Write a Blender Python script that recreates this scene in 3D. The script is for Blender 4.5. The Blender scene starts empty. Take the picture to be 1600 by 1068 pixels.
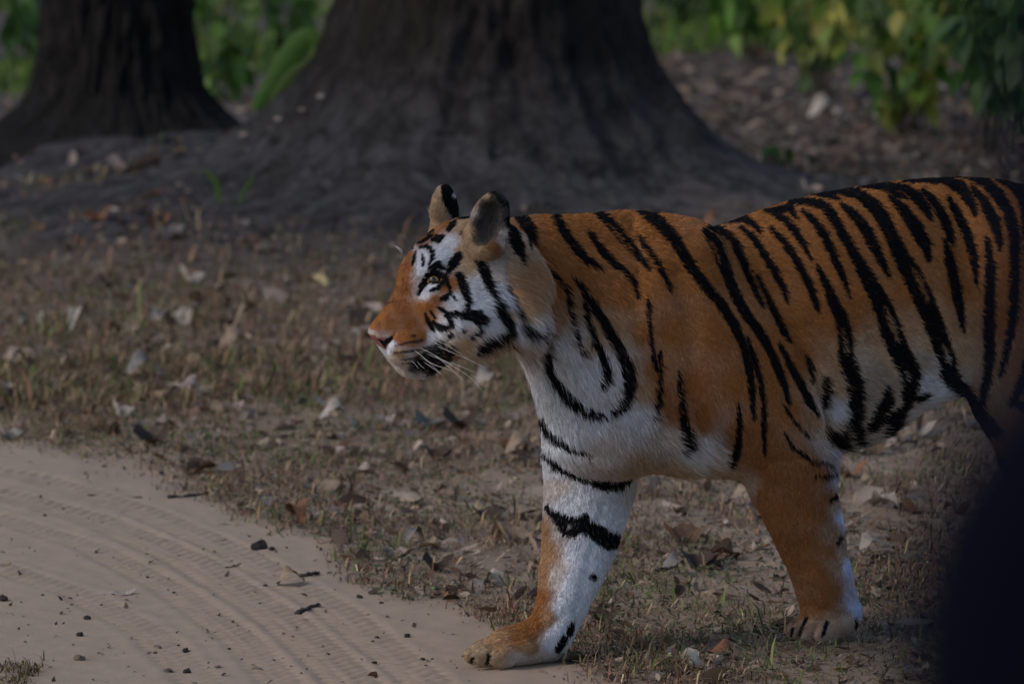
import bpy, bmesh, math, random, time
import numpy as np
from mathutils import Vector, Matrix
from mathutils.bvhtree import BVHTree
T0 = time.time()
rad = math.radians
scene = bpy.context.scene
COL = scene.collection
RNG = np.random.default_rng(7)
random.seed(7)
FUR_COUNT = 460000

# ------------------------------------------------------------------ camera
CAM = np.array([0.0, 0.0, 2.0]); PITCH = rad(6.3); FPX = 8640.0   # focal length in pixels of a 1600 px wide frame
cam_d = bpy.data.cameras.new('camera'); cam = bpy.data.objects.new('camera', cam_d); COL.objects.link(cam)
cam.location = CAM; cam.rotation_euler = (rad(90) - PITCH, 0, 0)
cam_d.sensor_width = 36.0; cam_d.lens = FPX / 1600 * 36; cam_d.clip_start = 0.05; cam_d.clip_end = 2000
cam_d.dof.use_dof = True; cam_d.dof.focus_distance = 11.75; cam_d.dof.aperture_fstop = 5.6
scene.camera = cam

# ------------------------------------------------------------------ sky, sun, exposure
SUN_EL, SUN_AZ = rad(36), rad(-112)      # azimuth measured from +Y towards +X: behind the camera, to its left
world = bpy.data.worlds.new('World'); scene.world = world; world.use_nodes = True
wn = world.node_tree; bg = wn.nodes['Background']
sky = wn.nodes.new('ShaderNodeTexSky'); sky.sky_type = 'NISHITA'; sky.sun_disc = False
sky.sun_elevation = SUN_EL; sky.sun_rotation = SUN_AZ
wn.links.new(sky.outputs[0], bg.inputs[0]); bg.inputs[1].default_value = 0.13
sun_d = bpy.data.lights.new('sun', 'SUN'); sun = bpy.data.objects.new('sun', sun_d); COL.objects.link(sun)
sun_d.energy = 1.15; sun_d.angle = rad(24); sun_d.color = (1.0, 0.94, 0.87)
sd = Vector((math.sin(SUN_AZ) * math.cos(SUN_EL), math.cos(SUN_AZ) * math.cos(SUN_EL), math.sin(SUN_EL)))
sun.rotation_euler = sd.to_track_quat('Z', 'Y').to_euler()
scene.view_settings.view_transform = 'Standard'; scene.view_settings.look = 'None'
scene.view_settings.exposure = 0.16; scene.view_settings.gamma = 1.0
scene.render.engine = 'CYCLES'; scene.cycles.use_denoising = True
scene.cycles.max_bounces = 6; scene.cycles.diffuse_bounces = 3; scene.cycles.glossy_bounces = 2
scene.cycles.transparent_max_bounces = 6
try: scene.cycles_curves.shape = 'RIBBONS'
except Exception: pass

# ------------------------------------------------------------------ helpers
_cp, _sp = math.cos(PITCH), math.sin(PITCH)
def ray(u, v):
    """direction in the world of the photograph's pixel (u, v), 1600 x 1068"""
    x = (u - 800) / FPX; y = (534 - v) / FPX
    return np.array([x, _cp + y * _sp, -_sp + y * _cp])
def at_depth(u, v, y):
    d = ray(u, v); return CAM + d * (y / d[1])
def at_ground(u, v, z=0.0):
    d = ray(u, v); return CAM + d * ((z - CAM[2]) / d[2])
def project(P):
    """world points -> pixels (u, v) of the 1600 px frame"""
    Q = P - CAM
    fw = Q[:, 1] * _cp - Q[:, 2] * _sp
    up = Q[:, 1] * _sp + Q[:, 2] * _cp
    return 800 + FPX * Q[:, 0] / fw, 534 - FPX * up / fw
def tag(o, label=None, category=None, group=None, kind=None):
    if label: o['label'] = label
    if category: o['category'] = category
    if group: o['group'] = group
    if kind: o['kind'] = kind
    return o
def mesh_obj(name, verts, faces, mat=None, parent=None, smooth=True):
    me = bpy.data.meshes.new(name)
    me.from_pydata([tuple(map(float, v)) for v in verts] if not isinstance(verts, np.ndarray) else verts.tolist(), [],
                   faces if not isinstance(faces, np.ndarray) else faces.tolist())
    if smooth: me.polygons.foreach_set('use_smooth', [True] * len(me.polygons))
    if mat: me.materials.append(mat)
    me.update()
    o = bpy.data.objects.new(name, me); COL.objects.link(o)
    if parent: o.parent = parent
    return o
def big_mesh(name, verts, faces, mat=None, parent=None, smooth=True, cols=None):
    """fast path for large meshes: verts (n,3), faces (m,k) arrays, cols (n,3) linear colours"""
    me = bpy.data.meshes.new(name)
    n, (m, k) = len(verts), faces.shape
    me.vertices.add(n); me.vertices.foreach_set('co', np.ascontiguousarray(verts, np.float32).ravel())
    me.loops.add(m * k); me.loops.foreach_set('vertex_index', np.ascontiguousarray(faces, np.int32).ravel())
    me.polygons.add(m); me.polygons.foreach_set('loop_start', np.arange(0, m * k, k, dtype=np.int32))
    if smooth: me.polygons.foreach_set('use_smooth', np.ones(m, bool))
    if cols is not None:
        at = me.attributes.new('tint', 'FLOAT_COLOR', 'POINT')
        at.data.foreach_set('color', np.c_[cols, np.ones(n)].astype(np.float32).ravel())
    me.update(calc_edges=True); me.validate()
    if mat: me.materials.append(mat)
    o = bpy.data.objects.new(name, me); COL.objects.link(o)
    if parent: o.parent = parent
    return o
class NT:
    """tiny node-tree helper"""
    def __init__(self, name):
        self.m = bpy.data.materials.new(name); self.m.use_nodes = True
        self.t = self.m.node_tree; self.b = self.t.nodes['Principled BSDF']; self.out = self.t.nodes['Material Output']
    def n(self, ty, **kw):
        nd = self.t.nodes.new(ty)
        for k, v in kw.items():
            if k.startswith('i_'):
                key = k[2:]; key = int(key) if key.isdigit() else key.replace('_', ' ')
                nd.inputs[key].default_value = v
            else: setattr(nd, k, v)
        return nd
    def l(self, a, b): self.t.links.new(a, b); return b
    def noise(self, scale, detail=6, rough=0.55, vec=None, dist=0.0):
        nd = self.n('ShaderNodeTexNoise', i_Scale=scale, i_Detail=detail, i_Roughness=rough, i_Distortion=dist)
        if vec is not None: self.l(vec, nd.inputs['Vector'])
        return nd.outputs['Fac']
    def ramp(self, fac, stops):
        r = self.n('ShaderNodeValToRGB'); e = r.color_ramp.elements
        while len(e) < len(stops): e.new(0.5)
        for x, (p, c) in zip(e, stops):
            x.position = p; x.color = (*c, 1) if len(c) == 3 else c
        self.l(fac, r.inputs[0]); return r.outputs[0]
    def mix(self, fac, a, b, mode='MIX'):
        m = self.n('ShaderNodeMix', data_type='RGBA', blend_type=mode)
        for s, v in ((0, fac), (6, a), (7, b)):
            if hasattr(v, 'links'): self.l(v, m.inputs[s])
            else: m.inputs[s].default_value = v if s == 0 else (*v, 1)
        return m.outputs[2]
    def math(self, op, a, b=0.5, clamp=False):
        m = self.n('ShaderNodeMath', operation=op, use_clamp=clamp)
        for s, v in ((0, a), (1, b)):
            if hasattr(v, 'links'): self.l(v, m.inputs[s])
            else: m.inputs[s].default_value = v
        return m.outputs[0]
    def bump(self, h, strength=0.4, dist=0.01):
        b = self.n('ShaderNodeBump', i_Strength=strength, i_Distance=dist); self.l(h, b.inputs['Height']); self.l(b.outputs[0], self.b.inputs['Normal'])
    def done(self, color=None, rough=0.8, spec=0.3):
        if color is not None:
            if hasattr(color, 'links'): self.l(color, self.b.inputs['Base Color'])
            else: self.b.inputs['Base Color'].default_value = (*color, 1)
        self.b.inputs['Roughness'].default_value = rough; self.b.inputs['Specular IOR Level'].default_value = spec
        return self.m
    def attr(self, name='tint'): return self.n('ShaderNodeAttribute', attribute_name=name).outputs['Color']
    def obj(self): return self.n('ShaderNodeTexCoord').outputs['Object']
    def geo_pos(self): return self.n('ShaderNodeNewGeometry').outputs['Position']
def spline(pts, n=9):
    pts = np.array(pts, float); t = np.linspace(0, len(pts) - 1, n); i = np.clip(t.astype(int), 0, len(pts) - 2); f = (t - i)[:, None]
    P = np.vstack([2 * pts[0] - pts[1], pts, 2 * pts[-1] - pts[-2]]); a, b, c, d = P[i], P[i + 1], P[i + 2], P[i + 3]
    return .5 * (2 * b + (c - a) * f + (2 * a - 5 * b + 4 * c - d) * f**2 + (3 * b - a - 3 * c + d) * f**3)
def tube(pts, r0, r1, n=5):
    pts = [np.asarray(p, float) for p in pts]; V, F = [], []
    for i, p in enumerate(pts):
        d = pts[min(i + 1, len(pts) - 1)] - pts[max(i - 1, 0)]; d /= np.linalg.norm(d) + 1e-12
        a = np.cross(d, (0, 0, 1)) if abs(d[2]) < .9 else np.cross(d, (1, 0, 0)); a /= np.linalg.norm(a); b = np.cross(d, a)
        r = r0 + (r1 - r0) * i / (len(pts) - 1)
        for k in range(n): t = 2 * math.pi * k / n; V.append(p + r * (a * math.cos(t) + b * math.sin(t)))
    for i in range(len(pts) - 1):
        for k in range(n): F.append((i * n + k, i * n + (k + 1) % n, (i + 1) * n + (k + 1) % n, (i + 1) * n + k))
    F.append(tuple(range(n - 1, -1, -1))); F.append(tuple((len(pts) - 1) * n + k for k in range(n)))
    return V, F
# ================================================================== SETTING
def vnoise(x, y, seed=0):
    """smooth value noise, period-free"""
    xi, yi = np.floor(x).astype(np.int64), np.floor(y).astype(np.int64); fx, fy = x - xi, y - yi; fx = fx * fx * (3 - 2 * fx); fy = fy * fy * (3 - 2 * fy)
    def h(a, b):
        n = (a * 374761393 + b * 668265263 + seed * 974711) & 0x7fffffff; n = ((n ^ (n >> 13)) * 1274126177) & 0x7fffffff; return ((n ^ (n >> 16)) % 65536) / 65536.0
    return (h(xi, yi) * (1 - fx) + h(xi + 1, yi) * fx) * (1 - fy) + (h(xi, yi + 1) * (1 - fx) + h(xi + 1, yi + 1) * fx) * fy
def fbm(x, y, oct=4, seed=0):
    s, a, t = 0, .5, 0
    for k in range(oct): s = s + a * vnoise(x * 2**k, y * 2**k, seed + k * 17); t += a; a *= .5
    return s / t
TREE1 = np.array([at_depth(762, 100, 22.4)[0], 22.4]); TREE2 = np.array([at_depth(182, 100, 24.2)[0], 24.2])
# edge between the bare sandy track and the littered verge, in ground metres
EDGE = np.array([at_ground(u, v)[:2] for u, v in ((-900, 560), (-300, 640), (0, 690), (130, 728), (300, 752), (400, 800), (520, 855), (610, 905), (700, 965), (790, 1022), (900, 1058), (1150, 1085), (1500, 1110), (2500, 1130))])
def track_mask(x, y):
    """1 on the sandy track, 0 on the verge"""
    ye = np.interp(x, EDGE[:, 0], EDGE[:, 1]); d = ye - y + (fbm(x * 3.0, y * 1.2, 5, 5) - .5) * 1.5
    return np.clip(d / .55 + .5, 0, 1)
def px_line(lst): return np.array([at_ground(u, v)[:2] for u, v in lst])
TREADS = [ # centre line (pixels), half width m, lug spacing m, depth m
 (px_line([(-200, 740), (0, 775), (150, 815), (300, 878), (440, 965), (580, 1090)]), .060, .050, .007),
 (px_line([(-200, 775), (0, 812), (140, 855), (270, 920), (380, 1000), (470, 1100)]), .045, .046, .006),
 (px_line([(-150, 715), (60, 752), (220, 800), (370, 865), (520, 950), (660, 1060), (720, 1120)]), .055, .056, .006),
 (px_line([(-200, 850), (0, 885), (120, 925), (230, 985), (330, 1080)]), .045, .048, .005)]
def polyline_dist(x, y, L):
    best = np.full(x.shape, 9.0); along = np.zeros(x.shape); side = np.zeros(x.shape); acc = 0.0
    for a, b in zip(L[:-1], L[1:]):
        d = b - a; l = math.hypot(*d); t = np.clip(((x - a[0]) * d[0] + (y - a[1]) * d[1]) / l**2, 0, 1)
        dx, dy = x - a[0] - t * d[0], y - a[1] - t * d[1]; ds = np.hypot(dx, dy); m = ds < best
        best = np.where(m, ds, best); along = np.where(m, acc + t * l, along); side = np.where(m, np.sign(dx * d[1] - dy * d[0]) * ds, side); acc += l
    return best, along, side
def gh(x, y):
    """ground height"""
    x = np.asarray(x, float); y = np.asarray(y, float)
    z = (fbm(x * .35, y * .35, 3, 1) - .5) * .05
    for T, a, s in ((TREE1, .34, 1.55), (TREE2, .26, 1.15)): z = z + a * np.exp(-(((x - T[0]) / s)**2 + ((y - T[1]) / s)**2))
    nt = np.exp(-(((x - TREE1[0]) / 2.2)**2 + ((y - TREE1[1] + .6) / 2.2)**2)) + np.exp(-(((x - TREE2[0]) / 1.6)**2 + ((y - TREE2[1] + .4) / 1.8)**2)); z = z + np.clip(nt, 0, 1) * (fbm(x * 2.2, y * 2.2, 4, 71) - .5) * .16
    m = track_mask(x, y); z = z * (1 - np.clip(1.0 - np.abs(y - 12.2) / 3.0, 0, 1) * .9)
    z = z + (1 - m) * ((fbm(x * 7, y * 7, 3, 9) - .45) * .03 * np.clip((y - 11.0) / 4, .25, 1.4) + .004) + m * (fbm(x * 16, y * 16, 3, 3) - .5) * .006
    near = (y < 15.5) & (y > 11) & (np.abs(x) < 2.2)
    if near.any():
        xs, ys = x[near], y[near]; dz = np.zeros(xs.shape)
        for L, hw, sp, dp in TREADS:
            d, al, sd_ = polyline_dist(xs, ys, L); w = np.clip((hw - d) / .015, 0, 1)
            lug = np.clip(np.sin(2 * math.pi * (al + .35 * np.abs(sd_)) / sp) * 1.6, -1, 1); wear = .35 + .65 * fbm(xs * 5, ys * 5, 2, 33)
            dz += w * (-dp * .22 + 1.2 * dp * lug * wear * np.where(np.abs(sd_) > hw * .30, 1, .3)) + np.exp(-((d - hw - .018) / .016)**2) * dp * .25 - np.exp(-((d - hw) / .009)**2) * dp * .38 * (wear + .1) - np.exp(-((d - hw * .34) / .006)**2) * dp * .3 * wear
        z[near] += dz * .95 * m[near]
    return z
def axis(segs):
    out = []
    for a, b, st in segs: out.append(np.arange(a, b, st))
    return np.concatenate(out)
gx = np.concatenate([-np.geomspace(4.6, 600, 26)[::-1], axis([(-4.4, -1.6, .06), (-1.6, 1.6, .010), (1.6, 4.4, .06)]), np.geomspace(4.5, 600, 26)])
gy = np.concatenate([[-60, -30, -15, -6, 0, 4, 7, 9, 10, 10.6], axis([(11, 11.4, .05), (11.4, 13.8, .010), (13.8, 16, .02), (16, 31, .05)]), np.geomspace(31, 900, 40)])
GX, GY = np.meshgrid(gx, gy); GZ = gh(GX.ravel(), GY.ravel())
_far = np.clip((np.hypot(GX.ravel(), GY.ravel()) - 40) / 40, 0, 1); GZ = GZ * (1 - _far)
nxg, nyg = len(gx), len(gy); _i = (np.arange(nyg - 1)[:, None] * nxg + np.arange(nxg - 1)[None, :]).ravel()
gf = np.stack([_i, _i + 1, _i + nxg + 1, _i + nxg], 1)
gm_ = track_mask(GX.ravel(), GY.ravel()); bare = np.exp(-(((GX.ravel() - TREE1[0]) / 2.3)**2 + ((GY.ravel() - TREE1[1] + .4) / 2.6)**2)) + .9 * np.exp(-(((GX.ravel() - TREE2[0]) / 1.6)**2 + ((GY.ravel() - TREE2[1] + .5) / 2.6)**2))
bare = np.maximum(bare, .75 * np.clip((GY.ravel() - 17.5) / 5, 0, 1))  # darker soil by and beyond the trees: mud, humus and painted-in tree shade
patch = np.clip((fbm(GX.ravel() * 1.5, GY.ravel() * .7, 4, 88) - .50) * 6, 0, 1) * np.clip((16.5 - GY.ravel()) / 2, 0, 1) * .8; patch = np.maximum(patch, .38 * np.clip((16.5 - GY.ravel()) / 3, 0, 1)); gm_ = np.maximum(gm_, patch)
g = NT('soil'); P_ = g.geo_pos(); a_ = g.n('ShaderNodeSeparateColor'); g.l(g.attr(), a_.inputs[0])
n1 = g.noise(1.7, 5, .6, P_); n2 = g.noise(9, 8, .65, P_); n3 = g.noise(60, 6, .7, P_); n4 = g.noise(240, 3, .6, P_)
sand = g.mix(n2, (.31, .226, .162), (.46, .342, .252)); sand = g.mix(g.math('MULTIPLY', n3, .6), sand, (.31, .226, .163))
soil = g.mix(n2, (.115, .078, .052), (.42, .300, .21)); soil = g.mix(g.math('MULTIPLY', n1, .6), soil, (.25, .172, .115))
soil = g.mix(g.math('MULTIPLY', g.ramp(n3, [(.40, (0, 0, 0)), (.66, (1, 1, 1))]), .6), soil, g.mix(n2, (.060, .047, .037), (.36, .29, .235)))
mud_shade = g.mix(g.ramp(n2, [(.3, (0, 0, 0)), (.7, (1, 1, 1))]), (.012, .011, .012), (.080, .074, .078))  # mud colour kept dark so it also carries the shade under the trees
c_ = g.mix(a_.outputs[0], soil, sand); c_ = g.mix(a_.outputs[1], c_, mud_shade)
c_ = g.mix(g.ramp(n4, [(.30, (.75, .75, .75)), (.34, (0, 0, 0))]), c_, (.05, .042, .036))
g.bump(g.math('ADD', g.math('MULTIPLY', n3, .7), g.math('MULTIPLY', n4, .35)), .40, .005)
soil_mat = g.done(c_, .95, .08)
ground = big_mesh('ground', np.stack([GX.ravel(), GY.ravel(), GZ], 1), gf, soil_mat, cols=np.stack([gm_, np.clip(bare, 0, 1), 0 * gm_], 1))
tag(ground, kind='structure')
print('ground', len(GZ), round(time.time() - T0, 1))

# ------------------------------------------------------------------ trees
def bark_material(name, c0, c1, c2, mud_shade=0.0):
    b = NT(name); o = b.obj(); mp = b.n('ShaderNodeMapping'); mp.inputs['Scale'].default_value = (1, 1, .62); b.l(o, mp.inputs[0]); v = mp.outputs[0]
    n1 = b.noise(2.6, 7, .65, v, 1.5); n2 = b.noise(8, 9, .78, v, 1.6); n3 = b.noise(5, 4, .5, o)
    col = b.mix(b.ramp(n2, [(.33, (0, 0, 0)), (.68, (1, 1, 1))]), c0, c1); col = b.mix(b.ramp(n1, [(.38, (0, 0, 0)), (.62, (1, 1, 1))]), col, c2)
    if mud_shade:
        sp = b.n('ShaderNodeSeparateXYZ'); b.l(o, sp.inputs[0])
        low = b.math('MULTIPLY', b.math('SUBTRACT', .60, sp.outputs[2]), 2.6, True); low = b.math('MULTIPLY', low, b.ramp(n3, [(.28, (.15, .15, .15)), (.56, (1, 1, 1))]))
        col = b.mix(low, col, b.mix(b.ramp(n2, [(.35, (0, 0, 0)), (.66, (1, 1, 1))]), (.020, .019, .020), (.205, .190, .198)))
    b.bump(b.math('ADD', n2, b.math('MULTIPLY', n1, 1.5)), 1.0, .12)
    return b.done(col, .93, .1)
def trunk_mesh(prof, lobes, seed, nseg=200, nz=150, lean=(0, 0)):
    """prof: [(z, radius)], lobes: [(angle, strength)] buttresses that fade upwards"""
    zs = np.concatenate([np.linspace(prof[0][0], 1.4, nz), np.linspace(1.5, prof[-1][0], 46)]); a = np.linspace(0, 2 * math.pi, nseg, endpoint=False)
    Z, A = np.meshgrid(zs, a, indexing='ij'); R = np.interp(Z, [p[0] for p in prof], [p[1] for p in prof])
    R0 = prof[-1][1]; flare = np.clip(R / .62 - 1, 0, 1) if prof[-1][1] > .3 else np.clip(R / .33 - 1, 0, 1)
    for an, st in lobes: R = R * (1 + st * np.exp(-((np.angle(np.exp(1j * (A - an)))) / .38)**2) * flare)
    ca, sa = np.cos(A) * 2.2, np.sin(A) * 2.2
    R = R * (1 + .35 * (fbm(ca * .9 + 31, sa * .9, 3, seed + 2) - .5) * np.clip(flare, 0, 1)) * .955
    R = R * (1 + .15 * (fbm(ca * 1.3 + 7, sa * 1.3 + Z * .9, 4, seed) - .5) + .07 * (fbm(ca * 6 + 3, sa * 6 + Z * 1.8, 4, seed + 5) - .5)) + .045 * (fbm(ca * 14, sa * 14 + Z * 3.5, 3, seed + 9) - .5)
    R = R + .09 * R * (fbm(ca * 3.2 + Z * 3.4 + 5, sa * 3.2 - Z * 2.6, 4, seed + 13) - .5) + .05 * (fbm(ca * 7 - Z * 8, sa * 7 + Z * 6 + 9, 3, seed + 21) - .5)
    X = R * np.cos(A) + lean[0] * Z; Y = R * np.sin(A) + lean[1] * Z
    V = np.stack([X.ravel(), Y.ravel(), Z.ravel()], 1); n, m = len(zs), nseg
    i = (np.arange(n - 1)[:, None] * m + np.arange(m)[None, :]).ravel(); j = (np.arange(n - 1)[:, None] * m + (np.arange(m)[None, :] + 1) % m).ravel()
    return V, np.stack([i, j, j + m, i + m], 1)
def leaf_cards(centres, normals, size, cols, seed=0):
    """many pointed leaves, each a folded pair of triangles-pairs (6 verts, 4 tris as quads)"""
    n = len(centres); r = np.random.default_rng(seed)
    d = r.normal(size=(n, 3)); d -= (d * normals).sum(1)[:, None] * normals; d /= np.linalg.norm(d, axis=1)[:, None]; s = np.cross(normals, d)
    L = size[:, None]; W = L * .24
    v = np.stack([centres - d * L * .5, centres - d * L * .05 + s * W + normals * L * .06, centres + d * L * .5 - normals * L * .08, centres - d * L * .05 - s * W + normals * L * .06], 1).reshape(-1, 3)
    i = np.arange(n)[:, None] * 4; f = i + np.array([[0, 1, 2, 3]])
    return v, f, np.repeat(cols, 4, 0)
def leaf_ovals(c, nm, size, cols, seed=0):
    """small oval leaves with a folded midrib: 6 verts, two quads"""
    n = len(c); r = np.random.default_rng(seed); d = r.normal(size=(n, 3)); d -= (d * nm).sum(1)[:, None] * nm; d /= np.linalg.norm(d, axis=1)[:, None]; s = np.cross(nm, d)
    L = size[:, None]; W = L * r.uniform(.13, .27, (n, 1)); f = nm * L * r.uniform(-.05, .16, (n, 1)); q = lambda: 1 + r.normal(0, .22, (n, 1)); cu = nm * L * r.uniform(-.12, .20, (n, 1))
    v = np.stack([c - d * L * .5 + cu, c - d * L * .24 + s * W * q() + f, c + d * L * .20 + s * W * q() + f, c + d * L * .5 + cu, c + d * L * .20 - s * W * q() + f, c - d * L * .24 - s * W * q() + f], 1).reshape(-1, 3)
    i = np.arange(n)[:, None] * 6; return v, np.vstack([i + np.array([[0, 3, 2, 1]]), i + np.array([[0, 5, 4, 3]])]), np.repeat(cols, 6, 0)
lm = NT('crown_leaf'); crown_mat = lm.done(lm.attr(), .55, .3)
def make_tree(name, base, prof, lobes, seed, mat, label, crown_c, crown_r, height):
    root = bpy.data.objects.new(name, None); COL.objects.link(root); root.location = (base[0], base[1], .14)
    tag(root, label, 'tree', 'trees behind the tiger')
    V, F = trunk_mesh(prof, lobes, seed); big_mesh('trunk', V, F, mat, root)
    r = np.random.default_rng(seed); tips = []
    for k in range(7):
        a = 2 * math.pi * k / 7 + r.uniform(-.3, .3); z0 = height * r.uniform(.55, .95); L = crown_r * r.uniform(.6, 1.0)
        p0 = np.array([0, 0, z0]); p2 = p0 + np.array([math.cos(a) * L, math.sin(a) * L, L * r.uniform(.4, .9)]); p1 = (p0 + p2) / 2 + np.array([0, 0, -.25])
        mesh_obj('limb', *tube(spline([p0, p1, p2], 8), prof[-1][1] * .45, .04, 8), mat, root); tips += [p1, p2]
    n = 2200; tp = np.array(tips); c = tp[r.integers(0, len(tp), n)] + r.normal(0, crown_r * .26, (n, 3)); nm = r.normal(size=(n, 3)) + (0, 0, 1.2); nm /= np.linalg.norm(nm, axis=1)[:, None]
    col = np.array([.045, .085, .022]) * r.uniform(.6, 1.5, (n, 1)); v, f, cc = leaf_cards(c, nm, r.uniform(.18, .34, n), col, seed)
    cr = big_mesh('crown', v, f, crown_mat, root, smooth=False, cols=cc)
    return root
bark1 = bark_material('grey_bark', (.012, .0105, .0100), (.105, .090, .084), (.040, .032, .029), 1.0)
bark2 = bark_material('dark_bark', (.010, .009, .009), (.072, .063, .061), (.030, .026, .025))
big_tree = make_tree('tree', TREE1, [(-.3, 2.3), (-.1, 1.75), (.0, 1.40), (.06, 1.20), (.13, 1.04), (.22, .93), (.32, .85), (.42, .78), (.56, .69), (.74, .640), (1.2, .60), (2, .57), (5, .50), (11, .36)],
    [(-2.85, .24), (-1.2, .10), (-.22, .24), (.9, .2), (2.2, .25), (-1.95, .10)], 11, bark1, 'massive grey trunk with a broad flared base behind the tiger', None, 3.4, 11)
small_tree = make_tree('tree', TREE2, [(-.3, 1.4), (-.1, 1.05), (.0, .80), (.06, .66), (.12, .56), (.20, .47), (.30, .39), (.46, .35), (.85, .33), (1.4, .32), (3, .30), (9, .22)],
    [(-2.5, .35), (-.5, .25), (.8, .2), (2.3, .2), (-1.5, .12)], 23, bark2, 'slimmer dark trunk beside the massive flared one', None, 2.8, 9)
print('trees', round(time.time() - T0, 1))
# ================================================================== TIGER: shape
# the body is one implicit surface (lofts, tapered limbs, ellipsoids blended together) meshed as a single continuous skin
TH = rad(32)                                   # the tiger walks to the left and towards the camera
FWD = np.array([-math.cos(TH), -math.sin(TH), 0]); LEFT = np.array([math.sin(TH), -math.cos(TH), 0]); UPZ = np.array([0, 0, 1.0])
_p = at_ground(1290, 1003); ORG = np.array([_p[0], _p[1], 0]) - 0.09 * LEFT
BM = np.array([FWD, LEFT, UPZ])                # rows: body axes (s forward, w to its left, z up)
def w2b(P): return (np.asarray(P) - ORG) @ BM.T
def b2w(Q): return np.asarray(Q) @ BM + ORG
def B(u, v, w=0.0):
    """pixel -> body coordinates on the plane w (distance to the left of the spine)"""
    d = ray(u, v); c = w2b(CAM); dd = d @ BM.T
    return c + dd * ((w - c[1]) / dd[1])
PXM = 720.0
VOX = 0.004
LO = np.array([-0.98, -0.34, -0.02]); HI = np.array([1.20, 0.36, 1.12])
DIM = np.ceil((HI - LO) / VOX).astype(int)
FIELD = np.full(DIM, 1.0, np.float32); HARD = np.full(DIM, 1.0, np.float32); PART = np.zeros(DIM, np.int8)
TORSO, NECK, HEAD, NEARLEG, FARLEG, HIND, TAIL, EAR = range(8)
def block(lo, hi, pad):
    i0 = np.clip(((np.asarray(lo) - pad - LO) / VOX).astype(int), 0, DIM - 1); i1 = np.clip(((np.asarray(hi) + pad - LO) / VOX).astype(int) + 2, 1, DIM)
    sl = tuple(slice(a, b) for a, b in zip(i0, i1))
    ax = [(LO[k] + VOX * np.arange(i0[k], i1[k])).astype(np.float32) for k in range(3)]
    return sl, ax[0][:, None, None], ax[1][None, :, None], ax[2][None, None, :]
def smin(a, b, k):
    h = np.clip(0.5 + 0.5 * (b - a) / k, 0, 1); return b + (a - b) * h - k * h * (1 - h)
def blend(sl, f, k, grp, sub=False):
    f = f.astype(np.float32)
    if sub:
        FIELD[sl] = -smin(-FIELD[sl], f, k); return
    FIELD[sl] = smin(FIELD[sl], f, k)
    m = f < HARD[sl]; HARD[sl] = np.where(m, f, HARD[sl]); PART[sl] = np.where(m, grp, PART[sl])
def cap(p0, p1, r0, r1, k, grp):
    p0, p1 = np.asarray(p0, float), np.asarray(p1, float); d = p1 - p0; L2 = d @ d + 1e-9
    R = max(r0, r1); sl, X, Y, Z = block(np.minimum(p0, p1) - R, np.maximum(p0, p1) + R, k + 0.012)
    t = np.clip(((X - p0[0]) * d[0] + (Y - p0[1]) * d[1] + (Z - p0[2]) * d[2]) / L2, 0, 1)
    f = np.sqrt((X - p0[0] - t * d[0])**2 + (Y - p0[1] - t * d[1])**2 + (Z - p0[2] - t * d[2])**2) - (r0 + t * (r1 - r0))
    blend(sl, f, k, grp)
def chain(pts, k, grp, k0=None):
    for i in range(len(pts) - 1):
        cap(pts[i][0], pts[i + 1][0], pts[i][1], pts[i + 1][1], (k0 if (k0 and i == 0) else k), grp)
def ell(c, radii, k, grp, axes=None, sub=False):
    c = np.asarray(c, float); A = np.eye(3) if axes is None else np.asarray(axes, float); R = np.asarray(radii, float)
    ext = np.sqrt(((A * R[:, None])**2).sum(0))
    sl, X, Y, Z = block(c - ext, c + ext, k + 0.012); X = X - c[0]; Y = Y - c[1]; Z = Z - c[2]
    q = [(X * A[i, 0] + Y * A[i, 1] + Z * A[i, 2]) for i in range(3)]
    k0 = np.sqrt(sum((q[i] / R[i])**2 for i in range(3))); k1 = np.sqrt(sum((q[i] / R[i]**2)**2 for i in range(3))) + 1e-6
    blend(sl, k0 * (k0 - 1) / k1, k, grp, sub)
def smooth_interp(x, xp, fp, n=400, win=17):
    o = np.argsort(xp); xp = np.asarray(xp)[o]; fp = np.asarray(fp)[o]
    g = np.linspace(xp[0], xp[-1], n); y = np.interp(g, xp, fp)
    ker = np.hanning(win + 2)[1:-1]; ker /= ker.sum(); y = np.convolve(np.pad(y, win // 2, mode='edge'), ker, 'valid')
    return np.interp(x, g, y)
def loft(o, ax, up, side, top, bot, wid, tap, expo, k, grp, bounds):
    """top/bot: [(t, h)], wid: [(t, half width)], tap: [(t, how much narrower the top is than the bottom)]"""
    sl, X, Y, Z = block(bounds[0], bounds[1], 0.02); X = X - o[0]; Y = Y - o[1]; Z = Z - o[2]
    t = X * ax[0] + Y * ax[1] + Z * ax[2]; h = X * up[0] + Y * up[1] + Z * up[2]; w = X * side[0] + Y * side[1] + Z * side[2]
    f = lambda lst: smooth_interp(t, [p[0] for p in lst], [p[1] for p in lst])
    tp, bt, hw, tpr = f(top), f(bot), f(wid), f(tap)
    c = (tp + bt) / 2; b = np.maximum((tp - bt) / 2, 0.004); hn = np.clip((h - c) / b, -1.2, 1.2)
    a = np.maximum(hw * (1 - tpr * hn), 0.004)
    q = (np.abs(w / a)**expo + np.abs((h - c) / b)**expo)**(1 / expo)
    d = (q - 1) * np.minimum(a, b)
    t0 = max(min(p[0] for p in top), min(p[0] for p in bot)); t1 = min(max(p[0] for p in top), max(p[0] for p in bot))
    over = np.maximum(np.maximum(t0 - t, t - t1), 0); d = np.where(over > 0, np.maximum(d, 0) + over, d)
    blend(sl, d, k, grp)

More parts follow.
